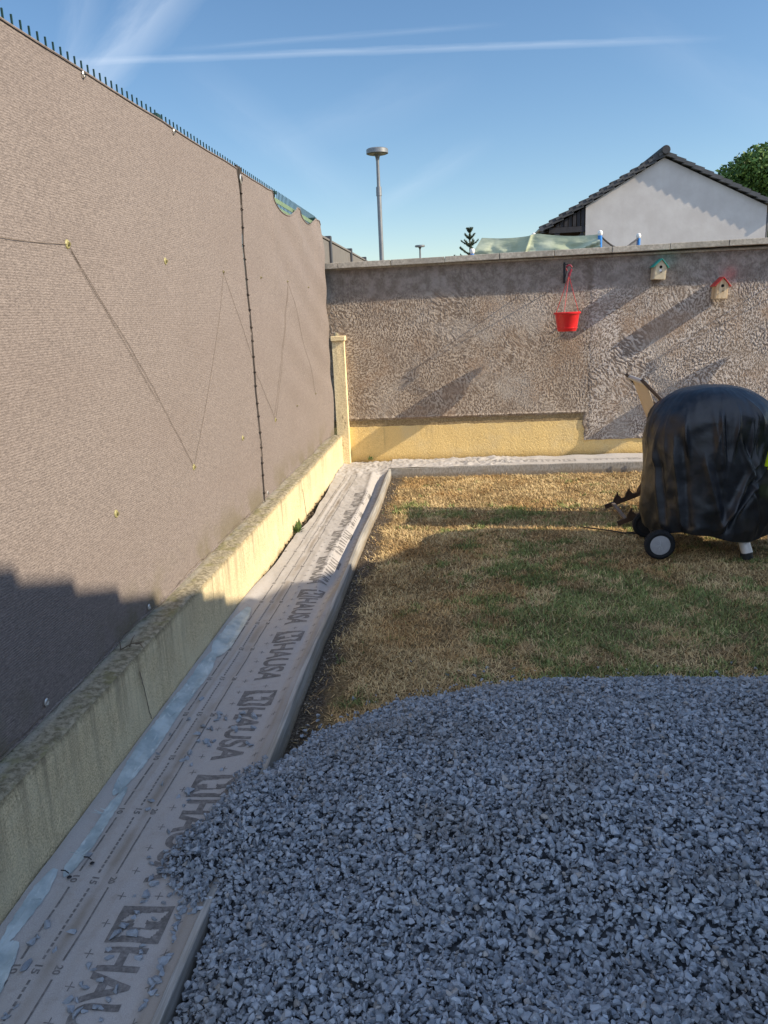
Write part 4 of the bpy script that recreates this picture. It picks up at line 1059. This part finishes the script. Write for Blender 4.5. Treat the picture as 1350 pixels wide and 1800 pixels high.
def notched(y, nm):
    # rail outline in its own (s along, t up) frame; hooked notches on the top edge
    a = Vector((1.205, y, -.062)); d = Vector((.90, 0, .35)).normalized(); u = Vector((-d.z, 0, d.x)); L_ = 1.15
    P3 = lambda s_, t_: a+d*s_+u*t_-Vector((0, .011, 0))
    b = MB(); b.prism([P3(0, 0), P3(0, .034), P3(L_, .045), P3(L_, 0)], (0, 0, 0), (0, .022, 0)); s_ = .095
    while s_ < .62:
        q_ = [P3(s_-.022, .025), P3(s_-.004, .056), P3(s_+.046, .098), P3(s_+.041, .072), P3(s_+.050, .052), P3(s_+.062, .025)]
        b.prism([v_+Vector((0, .001, 0)) for v_ in q_], (0, 0, 0), (0, .020, 0)); s_ += .100
    return b.build(nm, 'dark_wood', dc)
notched(6.62, 'notched_rail'); notched(6.08, 'notched_rail')
b = MB(); b.bar((1.262, 6.07, -.015), (1.262, 6.63, -.015), .028, .016); b.build('cross_bar', 'grey_timber', dc)
b = MB(); b.tube([(2.20, 6.06, .46), (2.20, 6.64, .46)], .016, 10); b.build('front_bar', 'pale_metal', dc)
for y in (5.99, 6.46): 
    b = MB(); b.bar((1.45, y, .92), (1.62, y, .16), .012, .03, (0, 1, 0)); b.build('prop', 'dark_wood', dc)
b = MB(); b.tube([(1.62, 5.98, .16), (1.62, 6.64, .16)], .011, 8); b.build('prop_bar', 'pale_metal', dc)

# ------------------------------------------------------------------ lime plastic chair at the right edge
lc = root('garden_chair', 'lime green plastic chair back cut off by the right edge, beside the barbecue', 'chair')
p = atY(1343, 826, 5.03); zl0 = p.z
b = MB(); b.box((p.x, 5.015, zl0), (p.x+.37, 5.042, zl0+.26), 0); 
es = [e for e in b.b.edges if abs(e.verts[0].co.y-e.verts[1].co.y) > .02]; bmesh.ops.bevel(b.b, geom=es, offset=.022, segments=5, affect='EDGES')
for vv in b.b.verts: vv.co.x += (vv.co.z-zl0)*.17
b.build('backrest', 'lime_plastic', lc, True, .003)
b = MB(); b.box((p.x+.16, 5.05, .30), (p.x+.38, 5.34, .325), .01); b.build('seat', 'lime_plastic', lc)
for (a_, c_) in ((.13, 5.065), (.36, 5.065), (.13, 5.32), (.36, 5.32)):
    b = MB(); b.tube([(p.x+a_+.06, c_, -.07), (p.x+a_, c_, .30)]+([(p.x+a_+.03, 5.045, .60)] if c_ < 5.2 else []), .010, 10); b.build('leg', 'white_tube', lc, True)

# cable on the lawn
pts = [atZ(px, py, GZ+.012) for px, py in ((1020, 926), (1045, 929), (1075, 933), (1098, 937), (1118, 935), (1130, 929), (1150, 922), (1180, 915))]
b = MB(); b.tube(pts, .005, 8); setp(b.build('cable', 'cable_rubber', None, True), 'thin black cable lying on the grass left of the barbecue wheel', 'cable')
pts = [atZ(px, py, GZ+.010) for px, py in ((1098, 937), (1120, 938), (1140, 936), (1160, 938))]
b = MB(); b.tube(pts, .004, 8); setp(b.build('cable', 'cable_rubber', None, True), 'short black cable branch ending at the rear barbecue wheel', 'cable')

# ------------------------------------------------------------------ things on the back wall
def hanging(x0, label, label2):
    br = root('wall_bracket', label, 'bracket', 'brackets on the back wall')
    b = MB(); b.box((-.010, -.006, -.10), (.010, .006, .105), .002); b.build('plate', 'dark_iron', br)
    b = MB(); b.tube([(0, -.005, .08), (.001, -.15, .075), (.001, -.250, .065), (.001, -.268, .078)], .0045, 8); b.build('arm', 'dark_iron', br, True)
    b = MB(); b.tube([(0, -.005, -.09), (0, -.11, -.03), (.001, -.25, .062)], .004, 8); b.build('brace', 'dark_iron', br, True)
    br.location = (x0, D-.012, 1.93)
    pt = root('hanging_pot', label2, 'flower pot', 'red hanging pots on the back wall'); zt = 1.995
    b = MB(); cyl = [(-.018, -.030), (-.026, -.010), (-.022, .012), (-.006, .024), (.014, .022), (.027, .006), (.025, -.016), (.014, -.040), (.004, -.062), (.0, -.080)]
    b.tube([(x+.012, 0, z-.024) for x, z in cyl], [.007, .008, .008, .008, .009, .009, .010, .012, .015, .015], 10); b.build('hook', 'dark_red_plastic', pt, True)
    zr = -.455; zs = -.10
    for a_ in (2.6, .25, -1.95):
        b = MB(); b.tube([(.012, 0, zs), (.120*math.cos(a_), .120*math.sin(a_), zr)], .0026, 6); b.build('hanger', 'red_plastic', pt)
    b = MB(); b.lathe([(.001, zr-.185), (.088, zr-.185), (.092, zr-.180), (.099, zr-.160), (.1035, zr-.158), (.105, zr-.150), (.1005, zr-.148), (.121, zr-.020), (.124, zr-.016), (.133, zr-.014), (.135, zr), (.131, zr+.004), (.121, zr+.002), (.118, zr-.02), (.098, zr-.12), (.001, zr-.12)], (0, 0, 0), 56); b.build('pot', 'red_plastic', pt, True)
    pt.location = (x0-.012+.012, D-.275, zt-.003)
    return br, pt
p = atY(992, 480, D-.02)
hanging(p.x, 'slim dark wall bracket holding the red pot above the plaster', 'red plastic flower pot hanging by three strings from the dark bracket')
b2, p2 = hanging(p.x+2.52, 'dark wall bracket to the right of both nesting boxes, holding another red pot', 'second red hanging pot farther right than both nesting boxes')
def nest(cx_, cz_, tilt, roofm, wood, label, spot=False):
    r = root('nest_box', label, 'birdhouse'); dp = .14; hw = .058; zb = -.115; ze = .045; za = .107
    b = MB(); poly = [(-hw, -dp, zb), (hw, -dp, zb), (hw, -dp, ze), (0, -dp, za-.006), (-hw, -dp, ze)]; b.prism(poly, (0, 0, 0), (0, .012, 0)); fr = b.build('front', wood, r, bev=.001)
    b = MB(); b.box((-hw-.011, -dp+.006, zb-.004), (-hw-.0005, 0, ze-.010)); b.build('side', wood, r, bev=.001)
    b = MB(); b.box((hw+.0005, -dp+.006, zb-.004), (hw+.011, 0, ze-.010)); b.build('side', wood, r, bev=.001)
    b = MB(); b.box((-hw, -dp+.0125, zb), (hw, 0, zb+.012)); b.build('floor', wood, r)
    b = MB(); b.prism([(-hw, -.012, zb), (hw, -.012, zb), (hw, -.012, ze), (0, -.012, za-.006), (-hw, -.012, ze)], (0, 0, 0), (0, .010, 0)); b.build('back', wood, r)
    for s_ in (-1, 1):
        b = MB(); e = .030; sl2 = (za-ze)/hw
        pa = Vector((0, -dp-.016, za)); pb = Vector((s_*(hw+e), -dp-.016, za-(hw+e)*sl2)); n_ = Vector((s_*sl2, 0, 1)).normalized()*.009
        b.prism([pa+Vector((0, 0, .001)), pb, pb+n_, pa+Vector((0, 0, .0125))], (0, 0, 0), (0, dp+.014, 0)); b.build('roof_board', roofm, r, bev=.001)
    b = MB(); b.lathe([(.0005, -dp-.0012), (.017, -dp-.0012), (.017, -dp+.003)], (0, 0, .022), 24, 'y'); b.build('entrance_hole', 'black_hole', fr)
    if spot:
        b = MB(); b.lathe([(.0005, -dp-.0016), (.0145, -dp-.0012), (.0145, -dp+.001)], (0, 0, -.016), 20, 'y'); b.build('white_patch', 'white_paint', fr)
    b = MB(); b.tube([(.002, -dp, -.036), (.002, -dp-.05, -.036)], .0045, 10); b.build('perch', 'dark_wood', r)
    r.location = (cx_, D-.013, cz_); r.rotation_euler = (0, tilt, 0); return r
p = atY(1160, 473, D-.12); nest(p.x, p.z, R_(5), 'green_paint', 'pale_wood', 'pale wooden nest box with a green roof on the back wall', True).scale = (.86, 1, .86)
p = atY(1268, 506, D-.12); nest(p.x, p.z, R_(3), 'red_paint', 'nest_box_wood', 'wooden nest box with a red roof on the back wall').scale = (.88, 1, .90)

# ------------------------------------------------------------------ grey panel fence beyond the wall
pf_ = root('panel_fence', 'grey composite panel fence running on behind the back wall', 'fence')
for y in (9.9, 11.85, 13.7, 15.6):
    b = MB(); b.box((-1.555, y-.045, -.16), (-1.475, y+.045, 2.53), .004); b.build('fence_post', 'panel_post', pf_)
for y0, y1 in ((8.95, 9.85), (9.95, 11.80), (11.90, 13.65), (13.75, 15.55)):
    b = MB()
    for k_ in range(9): b.box((-1.53, y0, -.05+k_*.28), (-1.50, y1, -.05+k_*.28+.274), .003)
    b.box((-1.545, y0, 2.468), (-1.485, y1, 2.49), .003); b.build('panel', 'grey_panel', pf_)

# ------------------------------------------------------------------ street lamps
def lamp(x, y, H_, rr, rb, label, lean=0.0):
    TF = .82
    r = root('street_lamp', label, 'street lamp')
    b = MB(); b.tube([(lean, 0, -.2), (lean*.5, 0, H_*TF)], [rb, rb*.92], 16); b.build('pole', 'lamp_metal', r, True)
    b = MB(); b.tube([(lean*.5, 0, H_*TF+.001), (lean*.5, 0, H_*TF+.16)], [rb*1.15, rb*1.1], 16); b.build('collar', 'lamp_metal', r, True)
    b = MB(); b.tube([(lean*.5, 0, H_*TF+.161), (0, 0, H_-.22), (0, 0, H_-.14), (0, 0, H_-.09)], [rb*.72, rb*.62, rb*.9, rb*1.6], 16); b.build('upper_pole', 'lamp_metal', r, True)
    b = MB(); b.lathe([(.001, H_), (rr*.9, H_), (rr, H_-.015), (rr, H_-.085), (rr*.88, H_-.095), (rr*.3, H_-.09), (.001, H_-.088)], (0, 0, 0), 40); hd = b.build('lamp_head', 'lamp_metal', r, True)
    b = MB(); b.lathe([(rr*.35, H_-.096), (rr*.8, H_-.099), (rr*.8, H_-.094)], (0, 0, 0), 32); b.build('lens', 'lamp_glass', hd, True)
    r.location = (x, y, 0); return r
lamp(-1.425, 16, 4.60, .205, .047, 'tall grey street lamp with a flat round head beyond the back wall')
p = atY(738, 431, 45); lamp(p.x, 45, p.z, .27, .07, 'tiny distant street lamp with a flat head just right of the tall lamp')

# ------------------------------------------------------------------ trampoline
tr = root('trampoline', 'trampoline enclosure half draped in a pale green tarpaulin behind the back wall', 'trampoline')
def post(px, py, Y, mat, r=.035):
    p = atY(px, py, Y); b = MB(); b.tube([(p.x, Y, -.1), (p.x, Y, p.z-.05)], r, 14); q_ = b.build('pole', mat, tr, True)
    b = MB(); b.lathe([(.001, .05), (.03, .04), (.042, .01), (.036, -.02), (.02, -.05)], (p.x, Y, p.z-.02), 14); b.build('pole_cap', 'white_paint', q_, True); return p
a1 = post(1055, 408, 13.4, 'blue_foam', .033); a2 = post(1122.5, 413, 14.6, 'blue_foam', .033); a3 = post(938, 412, 15.8, 'blue_foam'); a4 = post(830, 440, 13.4, 'blue_foam', .03)
# tarpaulin: a draped sheet over the left half of the enclosure ring
topL = atY(847, 418, 14.0); topM = atY(938, 413, 14.0); topR = atY(1052, 412, 13.45); lowL = topL+Vector((-.80, 0, -1.2))
n1, n2 = 90, 46; U_, V_ = np.meshgrid(np.linspace(0, 1, n1), np.linspace(0, 1, n2), indexing='ij')
topx = topL.x+(topR.x-topL.x)*U_; topz = np.interp(U_, [0, .42, .46, 1], [topL.z, topM.z-.015, topM.z, topR.z])-.03*np.abs(np.sin(U_*np.pi*2))
botx = lowL.x+(topR.x+.02-lowL.x)*U_; botz = 1.55
xx = topx*(1-V_)+botx*V_; zz = topz*(1-V_)+botz*V_; yy = 14.0-.55*U_-.22*V_
yy = yy-.05*np.sin((U_*5+V_*3.0)*2.2)*sstep(0, .3, V_)-.10*np.abs(fbm(U_*4+V_*5, V_*4-U_*2, 3))*sstep(0, .2, V_)-.07*np.exp(-(((U_-.43)/.015)**2))
for f0 in (.10, .17, .25, .36): yy = yy-.14*np.exp(-(((V_-f0-.62*(1-U_))/.028)**2))*sstep(.45, .6, U_)
grid('tarpaulin', np.stack([xx, yy, zz], -1), 'green_tarp', tr)
# top of the tarpaulin reaching back
U2, V2 = np.meshgrid(np.linspace(0, 1, 40), np.linspace(0, 1, 12), indexing='ij')
tzx = topL.x+(topR.x-topL.x)*U2; tzz = np.interp(U2, [0, .42, .46, 1], [topL.z, topM.z-.015, topM.z, topR.z])-.03*np.abs(np.sin(U2*np.pi*2))-.35*V2**1.3
grid('tarpaulin_top', np.stack([tzx+.12*V2, 14.0-.55*U2+1.4*V2, tzz], -1), 'green_tarp', tr)
b = MB(); pr_ = [a1+Vector((0, 0, -.05)), None, a2+Vector((0, 0, -.05))]; pts = []
for k_ in range(17):
    f = k_/16; q_ = pr_[0].lerp(pr_[2], f); q_.z -= .16*math.sin(math.pi*f)*(1.1 if f < .8 else 1); pts.append(q_)
b.tube(pts, .014, 6); b.build('net_rope', 'net_black', tr, True)
g = G('safety_net'); g.fin((.05, .052, .06), .9); g.b.inputs['Alpha'].default_value = .62
P = np.array([[(q_.x, q_.y, q_.z-h_) for h_ in (0, .15, .4, .9)] for q_ in pts]); grid('safety_net', P, 'safety_net', tr)

# ------------------------------------------------------------------ white gable house
hs = root('gable_house', 'white rendered gable house with a dark tiled roof behind the back wall', 'house')
HY = 30.0; ap = atY(1168, 268, HY); wl = atY(1030, 354, HY).x; wr_ = atY(1349, 356, HY).x; erx = atY(1378, 366, HY); elx = atY(952, 402, HY)
sR = (ap.z-erx.z)/(erx.x-ap.x); sLft = (ap.z-elx.z)/(ap.x-elx.x)
zl = ap.z-.16-sLft*(ap.x-wl); zr_ = ap.z-.16-sR*(wr_-ap.x)
b = MB(); b.prism([(wl, HY, -.1), (wr_, HY, -.1), (wr_, HY, zr_), (ap.x, HY, ap.z-.16), (wl, HY, zl)], (0, 0, 0), (0, 9, 0)); b.build('wall', 'white_facade', hs)
OV = .16
def slope(x1, z1, nm):
    b = MB(); b.prism([(ap.x, HY-OV+.02, ap.z-.09), (x1, HY-OV+.02, z1-.09), (x1, HY-OV+.02, z1+.0), (ap.x, HY-OV+.02, ap.z+.0)], (0, 0, 0), (0, 9.2, 0)); o = b.build(nm, 'roof_tile', hs)
    n_ = 13 if x1 > ap.x else 12; d = Vector((x1-ap.x, 0, z1-ap.z)); L_ = d.length; d.normalize(); up = Vector((-d.z, 0, d.x)) if d.x > 0 else Vector((d.z, 0, -d.x))
    up = up if up.z > 0 else -up; b = MB(); dots = MB(); m2 = MB()
    for k_ in range(n_):
        s0 = L_*k_/n_; s1 = L_*(k_+1)/n_+.05
        p0 = Vector((ap.x, HY-OV-.03, ap.z))+d*s0; p1 = Vector((ap.x, HY-OV-.03, ap.z))+d*s1
        # each tile lies a little flatter than the slope, giving the stepped verge
        q = [p0+up*(-.14), p1+up*(-.075), p1+up*.10, p0+up*.030] if x1 < ap.x else [p0+up*(-.11), p1+up*(-.065), p1+up*.060, p0+up*.022]
        # the lower end of every verge tile sits proud of the next
        (b).prism([q[0]+Vector((0, .030, 0)), q[1], q[2], q[3]+Vector((0, .030, 0))], (0, 0, 0), (0, .34, 0))
        m2.prism([p0+up*(-.03)+Vector((0, -.012, 0)), p1+up*(-.03)+Vector((0, -.012, 0))-d*.20, p1+up*(.060)+Vector((0, -.012, 0))-d*.20, p0+up*(.030)+Vector((0, -.012, 0))], (0, 0, 0), (0, .011, 0)) if x1 < ap.x else None
        c_ = p0+d*(.2)+up*(-.03); dots.lathe([(.0005, -.03), (.022, -.028), (.022, 0)], c_, 8, 'y')
    b.build('verge_tiles', 'roof_tile' if x1 < ap.x else 'roof_tile_light', o)
    if x1 < ap.x: m2.build('tile_faces', 'roof_tile_light', o)
    else: m2.b.free()
    dots.b.free()
    return o
slope(erx.x, erx.z, 'roof'); slope(elx.x, elx.z, 'roof')
b = MB(); b.lathe([(.13, -OV-.10), (.15, -OV-.06), (.15, 9)], (ap.x, HY, ap.z+.05), 14, 'y', True); b.build('ridge_tile', 'roof_tile', hs, True)
b = MB(); b.tube([(erx.x+.02, HY-.2, erx.z-.05), (erx.x+.02, HY+9, erx.z-.05)], .07, 10); b.build('gutter', 'gutter', hs)
b = MB(); b.tube([(wr_+.05, HY+.1, erx.z-.1), (wr_+.05, HY+.1, 0)], .05, 10); b.build('downpipe', 'gutter', hs, True)
# recessed timber part on the left
zf = lambda x: ap.z-.13-sLft*(ap.x-x)
b = MB(); b.prism([(elx.x+.35, HY+1.2, -.1), (wl-.001, HY+1.2, -.1), (wl-.001, HY+1.2, zf(wl)), (elx.x+.35, HY+1.2, zf(elx.x+.35))], (0, 0, 0), (0, 7, 0)); b.build('recessed_wall', 'brown_beam', hs)
cl_ = MB(); n_ = 7; x0c = atY(978, 380, HY).x
for k_ in range(n_):
    xa = x0c+(wl-x0c)*k_/n_; xb = x0c+(wl-x0c)*(k_+1)/n_-.03; zb = atY(1000, 398, HY).z
    cl_.prism([(xa, HY+.05+.02*(k_ % 2), zb), (xb, HY+.05+.02*(k_ % 2), zb), (xb, HY+.05+.02*(k_ % 2), zf(xb)-.05), (xa, HY+.05+.02*(k_ % 2), zf(xa)-.05)], (0, 0, 0), (0, .06, 0))
cl_.build('cladding', 'dark_cladding', hs)
zb = atY(1000, 398, HY).z
b = MB(); b.box((x0c-.25, HY+.02, zb-.20), (wl-.01, HY+.20, zb-.012)); b.box((x0c-.05, HY+.03, -.1), (x0c+.12, HY+.18, zb-.21)); b.bar((x0c+.1, HY+.1, zb-.9), (x0c+.95, HY+.1, zb-.24), .1, .1, (0, 1, 0)); b.build('beam', 'dark_cladding', hs)
b = MB(); b.tube([(elx.x-.02, HY-.2, elx.z-.03), (elx.x-.02, HY+9, elx.z-.03)], .08, 10); b.build('gutter', 'gutter', hs)
b = MB(); b.bar((elx.x-.02, HY-.05, elx.z-.08), (elx.x+.35, HY+.6, elx.z-.02), .05, .16); b.build('barge_board', 'roof_tile_light', hs)

# ------------------------------------------------------------------ house whose roof shades the garden
nh = root('near_house', 'rendered house with a tiled roof standing to the right of the garden', 'house')
X0, YE, ZE, SL = 4.0, 4.84, 2.635, .45; YR = .2; ZR = ZE+SL*(YE-YR)
b = MB(); b.prism([(X0+.10, -4.1, -.15), (X0+.10, 4.54, -.15), (X0+.10, 4.54, ZE-.05), (X0+.10, YR, ZR-.14), (X0+.10, -4.1, ZE-.02)], (0, 0, 0), (6.5, 0, 0)); b.build('wall', 'white_facade', nh)
for s_ in (1, -1):
    y1 = YE if s_ > 0 else YR-(YE-YR)
    b = MB(); b.prism([(X0+.05, YR, ZR-.09), (X0+.05, y1, ZE-.09), (X0+.05, y1, ZE-.02), (X0+.05, YR, ZR-.02)], (0, 0, 0), (6.7, 0, 0)); rf = b.build('roof', 'roof_tile', nh)
    b = MB(); st_ = .348
    n_ = int((YE-YR)/st_)+1
    for k_ in range(n_):
        ya = YE-k_*st_; yb = max(YR, ya-st_); za = ZE+SL*(YE-ya); zb = ZE+SL*(YE-yb)
        if s_ < 0: ya, yb = 2*YR-ya, 2*YR-yb
        b.prism([(X0, ya, za-.12), (X0, yb, zb-.16), (X0, yb, zb-.018), (X0, ya, za+.030)], (0, 0, 0), (.30, 0, 0))
    b.build('verge_tiles', 'roof_tile', rf)
b = MB(); b.tube([(X0, YE+.05, ZE-.06), (X0+6.7, YE+.05, ZE-.06)], .06, 10); b.build('gutter', 'gutter', nh)

# ------------------------------------------------------------------ vegetation beyond
def crown(name, blobs, n, size, mat, par, flat=.75):
    V = []; T = []
    tot_ = sum(b_[3]**2 for b_ in blobs)
    for (bx, by, bz, br) in blobs:
        m = int(n*br**2/tot_); d = rng.normal(size=(m, 3)); d /= np.linalg.norm(d, axis=1)[:, None]
        rad = br*(.55+.50*rng.random(m)**.6); lump = 1+.22*fbm(d[:, 0]*2.5+bx, d[:, 2]*2.5+d[:, 1]*2, 3)*1.5
        c = np.stack([bx+d[:, 0]*rad*lump, by+d[:, 1]*rad*lump, bz+d[:, 2]*rad*lump*flat], -1)
        a = rng.normal(size=(m, 3)); a /= np.linalg.norm(a, axis=1)[:, None]; b_ = np.cross(a, d+.4*rng.normal(size=(m, 3))); b_ /= np.linalg.norm(b_, axis=1)[:, None]
        s_ = size*(.5+rng.random(m))[:, None]
        V.append(np.stack([c-a*s_, c-b_*s_*.55, c+a*s_, c+b_*s_*.55], 1)); T.append(np.repeat(np.clip(rng.normal(.5, .25, m), 0, 1), 4))
    V = np.concatenate(V).reshape(-1, 3); F = np.arange(len(V)).reshape(-1, 4); return fast(name, V, F, mat, par, False, {'tone': np.concatenate(T)})
bt = root('broadleaf_tree', 'dense dark green leafy tree rising behind the right slope of the house roof', 'tree')
TY = 46.0; bl = []
for (px, py, rr) in ((1262, 318, 1.0), (1285, 300, 1.3), (1310, 292, 1.5), (1335, 284, 1.8), (1365, 282, 2.2), (1300, 330, 1.8), (1335, 325, 2.2), (1375, 325, 2.6), (1420, 300, 2.8), (1470, 330, 3), (1252, 335, .9), (1400, 350, 3), (1340, 360, 2.4)):
    p = atY(px+8, py+12, TY+rnd.uniform(-1, 1)); bl.append((p.x, p.y, p.z, rr*.82))
crown('crown', bl, 34000, .11, 'broad_leaves', bt)
tx_ = atY(1390, 330, TY).x; b = MB(); b.tube([(tx_, TY, -.2), (tx_+.1, TY, 3), (tx_-.1, TY, 7)], [.35, .28, .18], 12)
for a_ in range(6): b.tube([(tx_, TY, 3.5+a_*.4), (tx_+math.cos(a_)*1.8, TY+math.sin(a_)*1.5, 6+a_*.4)], [.14, .04], 7)
b.build('trunk', 'bark', bt, True)
# young monkey-puzzle-like conifer
ct_ = root('conifer', 'small dark conifer with upturned whorled branches left of the green tarpaulin', 'tree')
CY = 22.0; top = atY(825.5, 406, CY); b = MB(); b.tube([(top.x, CY, -.2), (top.x, CY, top.z)], [.07, .012], 8); b.build('trunk', 'bark', ct_, True)
V = []; F = []; T = []
def needle_branch(p0, p1):
    n_ = 46; 
    for k_ in range(n_):
        f = k_/(n_-1); c = p0.lerp(p1, f); c.z += .06*f*f
        for j in range(5):
            a_ = Vector((rnd.gauss(0, 1), rnd.gauss(0, 1), rnd.gauss(.3, 1))).normalized()*.05*(1-.3*f); s_ = Vector((rnd.gauss(0, 1), rnd.gauss(0, 1), rnd.gauss(0, 1))).normalized()*.010
            i_ = len(V); V.extend([tuple(c-s_), tuple(c+s_), tuple(c+a_)]); F.append((i_, i_+1, i_+2)); T.extend([rnd.random()]*3)
z_ = top.z-.02; k_ = 0
while z_ > 1.7:
    reach = .07+(top.z-z_)*.42; reach = min(reach, .62)
    for j in range(6):
        a_ = j*1.047+k_*.5+rnd.uniform(-.2, .2); p0 = Vector((top.x, CY, z_)); p1 = p0+Vector((math.cos(a_)*reach, math.sin(a_)*reach, reach*.42)); needle_branch(p0, p1)
    z_ -= .17+.02*k_; k_ += 1
needle_branch(Vector((top.x, CY, top.z-.3)), Vector((top.x, CY, top.z+.02)))
fast('crown', V, F, 'conifer_needles', ct_, False, {'tone': T})
